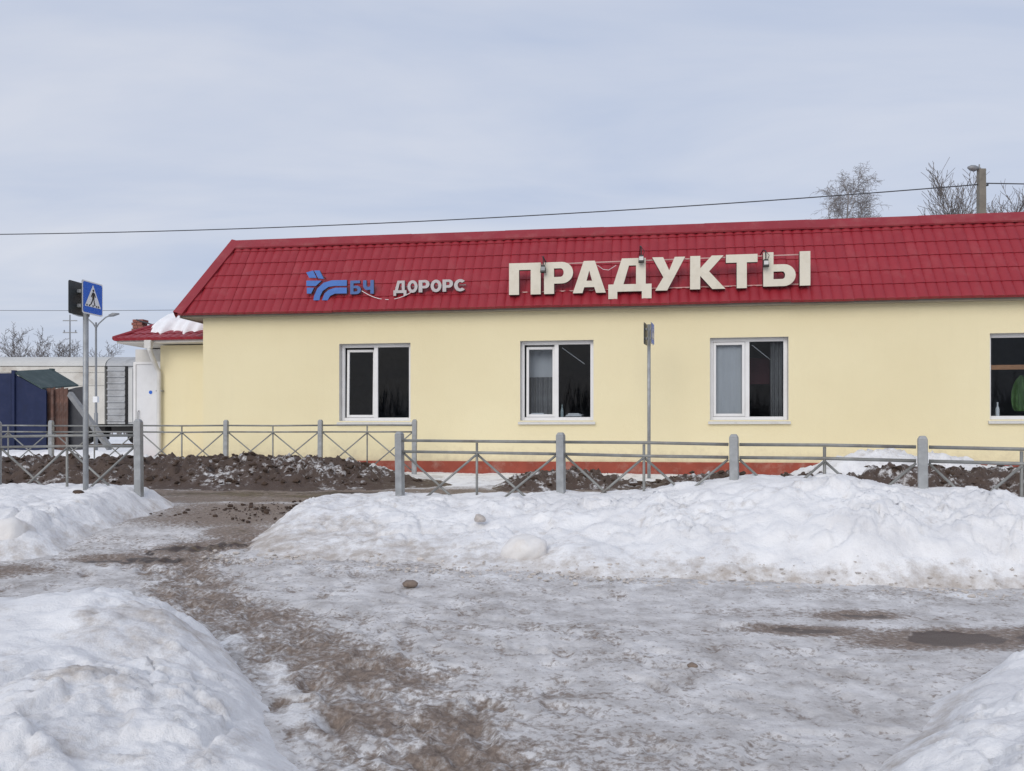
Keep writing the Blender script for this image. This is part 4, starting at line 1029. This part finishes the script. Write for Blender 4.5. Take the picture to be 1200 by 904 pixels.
# gutter outlet and swan-neck downpipe
gx = fu(174, 0.55) - AU
MB().box(gx - 0.08, gx + 0.08, EV - 0.1, EV - 0.004, EZ - 0.13, EZ + 0.05).build('rain_hopper', 'pipe_white', ann, bevel=0.01)
px_ = 0.02
MB().tube([(gx + 0.02, EV - 0.05, EZ - 0.12), (gx + 0.03, EV - 0.05, EZ - 0.17), (px_ - 0.05, -0.12, EZ - 0.50), (px_, -0.09, EZ - 0.62), (px_, -0.09, 0.25), (px_, -0.16, 0.15)], 0.05, 10).build('downpipe', 'pipe_white', ann, smooth=True)
for z in (0.8, 1.7): MB().box(px_ - 0.07, px_ + 0.07, -0.10, -0.003, z, z + 0.03).build('pipe_clip', 'galvanised', ann)
# brick chimney behind the hip
cu0 = fu(156.5, 3.2); chim = empty('chimney', world_u(cu0 + 0.15, 3.2, 3.02), -TH); tag(chim, 'short red brick chimney stub behind the porch roof', 'chimney')
rows = 8
for r_ in range(rows):
    for q in range(2):
        MB().box(-0.13 + q * 0.145 + (0.03 if r_ % 2 else 0), 0.005 + q * 0.145 + (0.03 if r_ % 2 else 0), -0.12, 0.12, r_ * 0.075, r_ * 0.075 + 0.065).build('brick', 'brick_red', chim)
MB().box(-0.10, 0.15, -0.09, 0.09, 0, rows * 0.075 - 0.02).build('core', 'concrete', chim)
o = MB().tube([world_u(fu(160, 2.9), 2.9, fz(160, 375, 2.9)), world_u(fu(181, 2.9), 2.9, fz(181, 381.5, 2.9))], 0.02, 6).build('roof_rod', 'cable_black'); tag(o, 'dark rod leaning on the brick chimney above the porch', 'rod')
# snow on the porch roof
U, V = np.meshgrid(np.linspace(fu(171, 1.2), -0.02, 60), np.linspace(0.55, 3.2, 70))
lower = 0.98 + 0.10 * np.sin(U * 9) + 0.06 * np.sin(U * 23 + 1) + 0.35 * (1 - sstep(fu(171, 1.2), fu(185, 1.2), U))
d_ = np.minimum.reduce([V - lower, 3.0 - V, (U - fu(171, 1.2)) * 1.6 - 0.0 * V])
th = 0.24 * (1 - np.exp(-np.clip(d_, 0, 9) / 0.22)) + 0.03 * fbm(U, V, 3, 3, 400) * np.clip(d_ * 5, 0, 1)
Zs = EZ + 0.075 + (V - 0.55) / arun * arise + 0.03 + th
Zs = np.where(d_ <= 0, Zs - 0.06, Zs)
m = grid_mesh('snow_slab', U, V, Zs, 'snow_clean', keep=d_ > -0.02)
o = link('snow_slab', m); o.location = world_u(0, 0, 0); o.rotation_euler = (0, 0, -TH); tag(o, 'thick white snow slab lying on the red porch roof', 'snow')

# ------------------------------------------------------------------ fences
PANEL = 1.777
def fence(pts, ztops, label, rail_drop=0.10, half_end=False, post_h=1.06, cat='fence', group=None, lead=False):
    root = empty('metal_fence', (pts[0][0], pts[0][1], ztops[0] - post_h)); tag(root, label, cat, group)
    o = Vector(root.location)
    for i, ((x, y), zt) in enumerate(zip(pts, ztops)):
        if half_end and i == len(pts) - 1: continue
        a = Vector((x, y, zt)) - o; r = 0.041
        ang = math.atan2(pts[min(i + 1, len(pts) - 1)][1] - pts[max(i - 1, 0)][1], pts[min(i + 1, len(pts) - 1)][0] - pts[max(i - 1, 0)][0])
        mb = MB(); mb.box(-r, r, -r, r, -post_h - 0.25, -0.03)
        mb.add([(-r, -r, -.03), (r, -r, -.03), (r, r, -.03), (-r, r, -.03), (-r * .6, -r * .6, 0), (r * .6, -r * .6, 0), (r * .6, r * .6, 0), (-r * .6, r * .6, 0)], [(4, 5, 6, 7), (0, 1, 5, 4), (1, 2, 6, 5), (2, 3, 7, 6), (3, 0, 4, 7)])
        p = mb.build('post', 'galvanised', root, bevel=0.006); p.location = a; p.rotation_euler = (random.uniform(-.008, .008), random.uniform(-.012, .012), ang)
    for i in range(len(pts) - 1):
        a = Vector((*pts[i], ztops[i] - rail_drop)) - o; b = Vector((*pts[i + 1], ztops[i + 1] - rail_drop)) - o
        d = (b - a).normalized(); e = d * 0.052; a2, b2 = a + e, b - e; dn = Vector((0, 0, 1))
        wv = [random.uniform(-.008, .008) for _ in range(4)]
        def line(z): return a2 - dn * z, b2 - dn * z
        for z, nm in ((0.0, 'top_rail'), (0.125, 'mid_rail')):
            p, q = line(z); mid = (p + q) / 2 + dn * wv[0 if z == 0 else 1]
            MB().tube([p, mid, q], 0.0165, 8).build(nm, 'galv_rail', root, smooth=True)
        mdt = (a2 + b2) / 2; bot = 0.86
        MB().tube([mdt + dn * wv[0] - dn * 0.017, mdt - dn * bot], 0.0145, 8).build('upright', 'galv_rail', root, smooth=True)
        nrm = Vector((-d.y, d.x, 0)).normalized() * 0.014
        for (p, q, sgn) in ((a2 - dn * 0.145, mdt - dn * bot, 1), (mdt - dn * 0.145, a2 - dn * bot, -1), (mdt - dn * 0.145, b2 - dn * bot, 1), (b2 - dn * 0.145, mdt - dn * bot, -1)):
            MB().tube([p + nrm * sgn, q + nrm * sgn], 0.0125, 8).build('brace', 'galv_rail', root, smooth=True)
    return root
# right near fence
pr = [fxy(px) for px in (468, 657, 860, 1081)]
dvec = ((pr[3][0] - pr[2][0]), (pr[3][1] - pr[2][1])); pr.append((5.105, 7.06)); dvec = (pr[4][0] - pr[3][0], pr[4][1] - pr[3][1]); pr.append((pr[4][0] + dvec[0], pr[4][1] + dvec[1]))
zt = [CZ - (py - HOR) / (FPX / p[1]) for p, py in zip(pr, (506, 507, 509, 511, 514, 517))]
fence(pr, zt, 'galvanised cross braced fence standing in the long snow bank')
# left near fence
pl = [(-4.38 - 1.72 * k, 10.0 + 0.10 * k) for k in range(0, 4)]
zl = [CZ + 0.165, CZ + 0.15, CZ + 0.15, CZ + 0.15]
fence(pl, zl, 'galvanised cross braced fence behind the crossing sign pole', rail_drop=0.19)
# far fence by the building
pf = []
for k in range(-3, 5):
    px = 486 - [110, 108, 106, 104, 102, 100, 98, 96][0] * 0
def farS(px): return 62.2 + 0.0094 * (px - 486)
pfx = [486, 375.5, 265, 162, 60, -40, -138]
pf = [((px - 600) / farS(px), FPX / farS(px)) for px in pfx]
zf = [CZ + 0.262] * len(pf)
fence(pf, zf, 'galvanised cross braced fence along the yellow wall and porch', rail_drop=0.11)

# ------------------------------------------------------------------ crossing signs
def crossing_sign(x, y, ztop, zbase, s, ang, sep_, label, front=True):
    root = empty('crossing_sign', (x, y, zbase)); tag(root, label, 'road sign')
    H = ztop - zbase
    MB().tube([(0, 0, -0.3), (0, 0, H - 0.03)], 0.030, 12).build('pole', 'galvanised', root, smooth=True)
    MB().tube([(0, 0, H - 0.032), (0, 0, H - 0.022)], 0.032, 12).build('pole_cap', 'galvanised', root)
    for side in (0, 1):
        a = ang if side == 0 else ang + math.pi
        pn = empty_mesh_panel(s); pn.parent = root
        R = Matrix.Rotation(a, 4, 'Z')
        pn.matrix_local = Matrix.Translation((0, 0, H - s / 2)) @ R @ Matrix.Translation((0.0, -sep_, 0))
        # print on the face
        def flat(name, poly, mat, d):
            vs = [(p[0] * s, -0.008 - d, p[1] * s) for p in poly]
            m = bpy.data.meshes.new(name); m.from_pydata(vs, [], [tuple(range(len(vs)))]); m.materials.append(M[mat]); return link(name, m, pn)
        r_ = 0.46
        flat('face', rounded(r_, 0.06), 'sign_blue', 0.001)
        flat('triangle', [(-0.39, -0.27), (0.39, -0.27), (0.0, 0.41)], 'sign_white', 0.003)
        fg = [[(-.02, .26), (.03, .275), (.055, .24), (.035, .20), (-.01, .20), (-.03, .23)],                 # head
              [(-.02, .19), (.05, .18), (.075, .08), (.055, -.02), (-.035, -.02), (-.05, .07)],                # trunk
              [(.05, .16), (.075, .17), (.135, .05), (.11, .035)], [(-.02, .17), (-.05, .155), (-.11, .03), (-.08, .02)],   # arms
              [(-.035, -.02), (.015, -.02), (-.03, -.12), (-.10, -.215), (-.145, -.20), (-.08, -.11)],        # rear leg
              [(.015, -.02), (.055, -.02), (.075, -.11), (.115, -.215), (.065, -.225), (.03, -.11)]]           # fore leg
        for f in fg: flat('pedestrian_mark', f, 'sign_black', 0.005)
        for k in (-.29, -.17, .0, .17, .27):
            flat('stripe_mark', [(k - .03, -.255), (k + .03, -.255), (k + .03, -.205), (k - .03, -.205)], 'sign_black', 0.0045)
        for zq in (-0.22, 0.22):
            MB().box(-0.05, 0.05, 0.004, sep_ - 0.026, zq * s - 0.018, zq * s + 0.018).build('clamp', 'galvanised', pn)
    return root
def rounded(r, c):
    o = []
    for cx, cy, a in ((r - c, r - c, 0), (-r + c, r - c, 90), (-r + c, -r + c, 180), (r - c, -r + c, 270)):
        o += arc(cx, cy, c, c, a, a + 90, 4)
    return o
def empty_mesh_panel(s):
    pl = rounded(0.5 * s, 0.06 * s); mb = MB().prism(pl, -0.006, 0.0)
    mb2 = mb.mesh('sign_panel', 'sign_back'); mb2.materials.append(M['sign_white'])
    for p in mb2.polygons:
        if p.normal.y < -0.7: p.material_index = 1
    return link('sign_panel', mb2)
Ss = 104.0; ys_ = FPX / Ss
crossing_sign((100.5 - 600) / Ss, ys_, CZ + (HOR - 331) / Ss, float(g0(ys_)), 0.37, math.radians(82), 0.078, 'blue pedestrian crossing sign on a galvanised pole in the snow bank')
Sf = 66.0; yf_ = FPX / Sf
crossing_sign((760.5 - 600) / Sf, yf_, CZ + (HOR - 379) / Sf, float(g0(yf_)), 0.38, math.radians(73), 0.06, 'pedestrian crossing sign seen edge on against the yellow wall')

# ------------------------------------------------------------------ yard on the left: shed, boards, beam
SX = 40.0; YS = FPX / SX
def wx(px, Y): return (px - 600) / FPX * Y
def wz(py, Y): return CZ + (HOR - py) / FPX * Y
GR = float(g0(25))
def poly_prism(name, pts, Y, d, mat, parent, base):
    pl = [(wx(p[0], Y) - base[0], wz(p[1], Y) - base[2]) for p in pts]
    return MB().prism(pl, Y - base[1], Y - base[1] + d).build(name, mat, parent)
base = (wx(20, YS), YS, GR); shed = empty('metal_shed', base); tag(shed, 'dark blue metal shed with a dark green sloping roof', 'shed')
zb_ = HOR + (CZ - GR) * 1000 / YS
poly_prism('front_panel', [(-120, zb_), (13, zb_), (13, 437.5), (-120, 438.5)], YS, 0.06, 'shed_blue', shed, base)
poly_prism('front_panel', [(17, zb_), (54, zb_), (54, 458), (47, 455.5), (17, 439)], YS, 0.06, 'shed_blue', shed, base)
poly_prism('corner_post', [(13.2, zb_), (16.8, zb_), (16.8, 434), (13.2, 434)], YS - 0.06, 0.14, 'shed_blue', shed, base)
for q in (-60, -25): poly_prism('panel_rib', [(q, zb_), (q + 1.6, zb_), (q + 1.6, 440), (q, 440)], YS - 0.035, 0.03, 'shed_blue', shed, base)
# roof sheet: from the sloping gable edge back to the right
a = Vector((wx(16, YS), YS - .02, wz(437, YS))); b = Vector((wx(50, YS), YS - .02, wz(456.5, YS)))
Yb = YS + 2.2
c = Vector((wx(92, Yb), Yb, wz(453, Yb))); d_ = Vector((wx(61, Yb), Yb, wz(434.5, Yb)))
mb = MB(); up = Vector((0, 0, 0.05)); bb = Vector(base)
mb.add([a - bb, b - bb, c - bb, d_ - bb, a - bb + up, b - bb + up, c - bb + up, d_ - bb + up], [(0, 1, 2, 3), (4, 7, 6, 5), (0, 4, 5, 1), (1, 5, 6, 2), (2, 6, 7, 3), (3, 7, 4, 0)])
mb.build('roof', 'shed_green', shed)
poly_prism('roof_stub', [(57.5, 437), (61.5, 437), (61.5, 432), (57.5, 432)], Yb - .1, 0.15, 'shed_green', shed, base)
MB().box(wx(-120, YS) - base[0], wx(13, YS) - base[0], 0.07, 2.2, 0, wz(440, YS) - GR).build('body', 'shed_blue', shed)
# side boards
for k in range(5):
    x0 = 54.5 + k * 5.0; bo = (wx(x0, YS + .15), YS + .15, GR)
    o = MB().prism([(0, 0), (0.122, 0), (0.122, wz(454.5 - (k % 2), YS) - GR), (0, wz(455 + (k % 3) * .5, YS) - GR)], 0, 0.03).build('board', 'rust_board', shed)
    o.location = Vector(bo) - bb
poly_prism('post', [(59.5, zb_), (62.5, zb_), (62.5, 457), (59.5, 457)], YS + .06, 0.08, 'rust_board', shed, base)
poly_prism('side_panel', [(79.5, zb_), (98, zb_), (98, 453), (88, 454.5), (79.5, 457)], YS + .3, 0.05, 'dark_panel', shed, base)
o = MB().bar((wx(82, YS - .15), YS - 0.15, wz(462, YS)), (wx(129, YS - 1.2), YS - 1.2, wz(526, YS - 1.2)), 0.12, 0.15).build('leaning_beam', 'beam_grey'); tag(o, 'grey beam leaning at a slant against the dark shed panel', 'beam')
# snow-covered low kerb in the yard
def hY(X, Y):
    q = np.abs(Y - 22.3) / 1.2 + fbm(X, Y, .6, 3, 500) * .3
    return 0.34 * (1 - sstep(0.1, 1.0, q)) * (1 - sstep(-9.3, -8.6, X)) - 0.02 + 0.05 * fbm(X, Y, 1.6, 3, 510)
yb = bank('snow_bank', -17, -8.4, 20.6, 24.2, 0.09, hY, 'snow', None, 0.02); tag(yb, 'low strip of clean snow in the yard behind the porch fence', 'snow bank')

# ------------------------------------------------------------------ train
YT = 46.0; ST_ = FPX / YT; RZ = float(g0(YT))
def wagon(name, xl, xr, label, body, arch, roofm, ribs, doors):
    r = empty(name, ((xl + xr) / 2, YT + 1.5, RZ)); tag(r, label, 'railway wagon', 'freight wagons on the siding')
    L_ = (xr - xl) / 2; zb, zt_, zr = 1.25, 4.35, 4.95
    MB().box(-L_, L_, -1.45, 1.45, zb, zt_).build('body', body, r)
    prof = [(1.5 * math.cos(math.radians(t)), zt_ + 0.03 + (zr - zt_) * math.sin(math.radians(t))) for t in range(0, 181, 15)]
    mb = MB(); n = len(prof); vs = [(-L_ - .05, -y, z) for y, z in prof] + [(L_ + .05, -y, z) for y, z in prof]
    mb.add(vs, [tuple(range(n)), tuple(range(2 * n - 1, n - 1, -1))] + [(k, k + 1, n + k + 1, n + k) for k in range(n - 1)] + [(0, n, 2 * n - 1, n - 1)])
    mb.build('roof', roofm, r, smooth=False)
    for z in ribs: MB().box(-L_ - .02, L_ + .02, -1.50, -1.452, z, z + 0.06).build('side_rib', body, r)
    for u_ in doors:
        d = MB().box(u_ - 1.1, u_ + 1.1, -1.50, -1.453, zb + 0.15, zt_ - 0.5).build('door', body, r)
        MB().box(u_ - 0.05, u_ + 0.05, -1.54, -1.503, 2.2, 3.0).build('lock_bar', 'wagon_under', d)
    MB().box(-L_ + .1, L_ - .1, -1.2, 1.2, 0.85, zb - 0.004).build('underframe', 'wagon_under', r)
    MB().box(-1.6, 1.6, -1.0, 1.0, 0.45, 0.846).build('brake_gear', 'wagon_under', r)
    for u_ in (-L_ + 2.2, L_ - 2.2):
        bg_ = MB().box(u_ - 1.3, u_ + 1.3, -1.05, 1.05, 0.42, 0.80).build('bogie', 'wagon_under', r)
        for q in (-0.92, 0.92):
            for sy in (-0.8, 0.8):
                MB().tube([(u_ + q, sy - 0.07, 0.62), (u_ + q, sy + 0.07, 0.62)], 0.46, 20).build('wheel', 'wagon_under', bg_)
    for s_ in (-1, 1): MB().box(s_ * L_ - .02, s_ * L_ + .02 + s_ * 0.35, -0.15, 0.15, 0.95, 1.15).build('coupler', 'wagon_under', r)
    return r, L_, zb, zt_, zr
xr1 = wx(122, YT)
wagon('freight_wagon', xr1 - 17.5, xr1, 'long cream freight wagon with rust streaks behind the blue shed', 'wagon_cream', 0, 'wagon_roof', (3.35, 4.05), (-5.5, 0.0, 5.0))
xl2 = wx(125.5, YT)
r2, L2, zb2, zt2, zr2 = wagon('freight_wagon', xl2, xl2 + 15, 'grey ribbed freight wagon partly hidden by the porch', 'wagon_grey', 0, 'wagon_grey', (), (2.0,))
for k in range(9): MB().box(-L2 - .01, -L2 + 0.95, -1.52, -1.452, 1.4 + k * 0.34, 1.47 + k * 0.34).build('end_rib', 'wagon_grey', r2)
MB().box(-L2 + 0.98, -L2 + 1.10, -1.53, -1.452, zb2, zt2).build('corner_stanchion', 'wagon_under', r2)
for k in range(4): MB().box(-L2 + 1.14 + k * .3, -L2 + 1.36 + k * .3, -1.49, -1.452, zb2 + .1, zt2 - .1).build('side_board', 'wagon_roof', r2)
for yy in (YT + 0.75, YT + 2.25):
    o = MB().box(-70, 40, yy - 0.035, yy + 0.035, RZ + 0.0, RZ + 0.16).build('rail_track', 'rail_steel'); tag(o, 'steel rail under the %s wheels of the freight wagons' % ('yard side' if yy < YT + 1 else 'far side'), 'rail', 'rails of the siding')

# ------------------------------------------------------------------ lamps, poles and wires
YL = 36.0
lx = wx(112.5, YL); lp = empty('street_lamp', (lx, YL, float(g0(YL)))); tag(lp, 'slender twin arm street lamp before the cream wagon', 'street lamp')
zl_ = wz(378, YL) - float(g0(YL))
MB().tube([(0, 0, -.2), (0, 0, 1.6), (0, 0, 1.62), (0, 0, zl_)], [0.075, 0.075, 0.05, 0.04], 10).build('pole', 'lamp_grey', lp, smooth=True)
for s_, l in ((-1, 0.42), (1, 0.42)):
    ar = MB().tube([(0, 0, zl_ - 0.25), (s_ * 0.12, 0, zl_ - 0.05), (s_ * 0.42, 0, zl_ + 0.22), (s_ * 0.62, 0, zl_ + 0.30)], 0.028, 8).build('arm', 'lamp_grey', lp, smooth=True)
    MB().tube([(s_ * 0.55, 0, zl_ + .28), (s_ * 0.72, 0, zl_ + .325), (s_ * 0.98, 0, zl_ + .36)], [0.05, 0.085, 0.03], 8).build('lamp_head', 'lamp_grey', lp, smooth=True)
MB().box(-.09, .09, -.09, .09, 2.05, 2.3).build('number_plate', 'sign_white', lp)

YP = 25.0
pp = empty('concrete_pole', (wx(1150, YP), YP, float(g0(YP)))); tag(pp, 'square concrete utility pole behind the roof with a lamp on top', 'utility pole')
zp = wz(198.5, YP) - float(g0(YP))
mb = MB(); mb.add([(-.15, -.13, 0), (.15, -.13, 0), (.15, .13, 0), (-.15, .13, 0), (-.095, -.09, zp), (.095, -.09, zp), (.095, .09, zp), (-.095, .09, zp)], [(0, 3, 2, 1), (4, 5, 6, 7), (0, 1, 5, 4), (1, 2, 6, 5), (2, 3, 7, 6), (3, 0, 4, 7)])
mb.build('pole', 'concrete', pp, bevel=0.015)
MB().tube([(-0.06, 0, zp - 0.15), (-0.06, 0, zp + 0.14)], 0.02, 6).build('bracket', 'lamp_grey', pp)
MB().tube([(-0.02, 0, zp + .02), (-0.14, 0, zp + 0.02), (-0.28, 0, zp + 0.02)], 0.03, 8).build('arm', 'lamp_grey', pp)
MB().tube([(-0.10, 0, zp + .03), (-.2, 0, zp + .02), (-.32, 0, zp + .04), (-.40, 0, zp + .05)], [0.05, 0.095, 0.08, 0.03], 10).build('lamp_head', 'lamp_grey', pp, smooth=True)
MB().tube([(.12, 0, zp - .48), (.20, 0, zp - .46)], 0.03, 8).build('insulator', 'lamp_black', pp)
def wire(A, B, sag, r, label, n=40):
    A = Vector(A); B = Vector(B); P = []
    for k in range(n + 1):
        t = k / n; p = A.lerp(B, t); p.z -= sag * 4 * t * (1 - t); P.append(p)
    o = MB().tube(P, r, 6).build('overhead_cable', 'cable_black', None, smooth=True); return tag(o, label, 'cable')
wire((wx(1146, YP), YP, wz(216.5, YP)), (wx(-420, 34), 34, wz(272, 34)), 0.62, 0.017, 'long dark overhead cable sagging above the shop roof')
wire((wx(1155, YP), YP, wz(215, YP)), (wx(1900, 24), 24, wz(212, 24)), 0.1, 0.017, 'overhead cable leaving the concrete pole past its insulator')
wire((wx(-200, 40), 40, wz(361, 40)), (wx(330, 40), 40, wz(361.5, 40)), 0.12, 0.011, 'thin lower wire passing behind the porch')
YM = 90.0
mast = empty('catenary_mast', (wx(82, YM), YM, float(g0(YM)))); tag(mast, 'far thin mast with two crossarms beyond the train', 'mast')
zm = wz(369, YM) - .45
MB().tube([(0, 0, 0), (0, 0, zm)], [0.13, 0.06], 6).build('pole', 'lamp_grey', mast)
for py in (376, 390): MB().box(-.75, .75, -.04, .04, wz(py, YM) - .45 - .05, wz(py, YM) - .45 + .05).build('crossarm', 'lamp_grey', mast)
for sx_ in (-.6, .6): MB().tube([(sx_, 0, wz(390, YM) - .45), (sx_, 0, wz(387, YM) - .45)], 0.06, 6).build('insulator', 'lamp_grey', mast)

# ------------------------------------------------------------------ bare trees
def bare_tree(name, x, y, h, spread, seed, label, style='round', mat='bark_grey', levels=4, dens=1.0, group=None, rmin=0.008, stems=1):
    rr = random.Random(seed); root = empty(name, (x, y, float(g0(y)) - 0.1)); tag(root, label, 'tree', group)
    tr = MB(); br = MB()
    def branch(p, d, L, r, lev):
        n = 5 if lev < 2 else 3
        pts = [p]; rad = [r]; q = Vector(p); dd = Vector(d)
        for k in range(n):
            j = 0.16 if lev else (0.015 if style == 'birch' else 0.05)
            dd = (dd + Vector((rr.gauss(0, j), rr.gauss(0, j), rr.gauss(0, j * .6) + (0.10 if lev == 1 else (-0.16 if (style == 'birch' and lev >= 3) else 0.06))))).normalized()
            q = q + dd * (L / n); pts.append(q.copy()); rad.append(max(rmin, r * (1 - 0.85 * (k + 1) / n)))
        (tr if lev == 0 else br).tube(pts, rad, 8 if lev == 0 else (5 if lev == 1 else 3), cap=False)
        if lev >= levels: return
        cnt = int(dens * ({0: 17, 1: 8, 2: 6, 3: 4}[lev]))
        for i in range(cnt):
            t = (0.28 if lev == 0 else 0.2) + (0.72 if lev == 0 else 0.78) * (i + rr.random() * .8) / cnt
            k = min(int(t * n), n - 1); f = t * n - k; pp_ = pts[k].lerp(pts[k + 1], min(f, 1)); ax = (pts[k + 1] - pts[k]).normalized()
            az = rr.uniform(0, 2 * math.pi); side = Vector((math.cos(az), math.sin(az), 0)); side = (side - ax * side.dot(ax)).normalized()
            up = {0: 0.9 if style != 'birch' else 0.8, 1: 0.75, 2: 0.6, 3: 0.4}[lev]
            nd = (side * spread + ax * up).normalized()
            l2 = L * ({0: (0.42 if style != 'birch' else 0.26) * (1.15 - t * 0.75), 1: 0.48, 2: 0.5, 3: 0.55}[lev]) * rr.uniform(.7, 1.2)
            branch(pp_, nd, l2, max(rmin, rad[k] * 0.5), lev + 1)
    for s_ in range(stems):
        a = rr.uniform(0, 6.28); ln = 0.0 if stems == 1 else 0.32
        branch(Vector((math.cos(a) * .2 * (stems > 1), math.sin(a) * .2 * (stems > 1), 0)), Vector((math.cos(a) * ln, math.sin(a) * ln, 1)).normalized(), h * rr.uniform(.85, 1.0) if stems > 1 else h, h * 0.012 / (stems ** .4), 0)
    tr.build('trunk', mat, root, smooth=True); br.build('crown', mat, root)
    return root
bare_tree('birch_tree', wx(984, 42), 42, 12.7, 0.50, 4, 'tall bare birch with drooping twigs rising behind the roof', 'birch', 'bark_grey', 4, 1.15, rmin=0.006)
bare_tree('birch_tree', wx(1005, 43), 43, 12.0, 0.46, 9, 'shorter bare birch beside the tall one', 'birch', 'bark_grey', 4, 1.0, rmin=0.006)
bare_tree('birch_tree', wx(972, 44), 44, 11.9, 0.46, 12, 'low bare birch on the far side of the tall one', 'birch', 'bark_grey', 4, 1.0, rmin=0.006)
bare_tree('bushy_tree', wx(1143, 38), 38, 11.0, 0.34, 14, 'bare bushy tree behind the concrete pole', 'round', 'bark_dark', 3, 1.0, rmin=0.009, stems=7)
bare_tree('bushy_tree', wx(690, 50), 50, 11.0, 0.4, 33, 'bare treetop just showing over the ridge', 'round', 'bark_grey', 3, 0.6, rmin=0.01)
for k, (px, py, sd_) in enumerate([(-14, 384, 1), (8, 383, 2), (27, 379, 3), (44, 386, 4), (58, 393, 5), (70, 395, 6), (100, 397, 7), (124, 398, 8), (-40, 386, 9), (88, 396, 10)]):
    Yt = 74 + 3 * (k % 4)
    bare_tree('bare_tree', wx(px, Yt), Yt, ((HOR - py) * Yt / 1000 + 0.75) * 0.86, 0.6, 50 + sd_, ('bare tree beyond the train beside the thin mast' if px in (70, 88) else 'bare low tree beyond the train, behind the twin arm lamp' if px > 95 else 'bare leafless tree beyond the cream wagon and blue shed'), 'round', 'bark_dark', 3, 0.75, 'bare trees beyond the train', rmin=0.014)

# far wood behind everything
def far_wood():
    mb = MB(); rr = random.Random(77)
    for k in range(1500):
        x = rr.uniform(-260, 260); y = 210 + rr.uniform(0, 30); h = rr.uniform(5, 11); w_ = rr.uniform(.3, 1.0)
        for q in range(3):
            dx_ = rr.gauss(0, w_)
            mb.tube([(x, y, 0), (x + dx_ * .4, y, h * .5), (x + dx_, y + rr.gauss(0, .5), h * rr.uniform(.75, 1))], [0.16, 0.1, 0.04], 3, cap=False)
    m = bpy.data.meshes.new('far_wood'); m.from_pydata(mb.v, [], mb.f); m.materials.append(M['bark_grey'])
    tag(link('far_wood', m), 'far leafless wood along the horizon', 'wood', kind='stuff')
far_wood()
def added_rear_wood():      # added out of view behind the viewer to darken the window reflections
    mb = MB(); rr = random.Random(79)
    for k in range(420):
        x = rr.uniform(-70, 70); y = -62 - rr.uniform(0, 12); h = rr.uniform(4, 8.5)
        for q in range(4):
            dx_ = rr.gauss(0, 0.9)
            mb.tube([(x, y, 0), (x + dx_ * .4, y, h * .5), (x + dx_, y + rr.gauss(0, .5), h * rr.uniform(.75, 1))], [0.15, 0.1, 0.03], 3, cap=False)
    m = bpy.data.meshes.new('added_rear_wood'); m.from_pydata(mb.v, [], mb.f); m.materials.append(M['bark_dark'])
    tag(link('added_rear_wood', m), 'unseen leafless thicket added to darken the shop window reflections', 'wood', kind='stuff')
added_rear_wood()
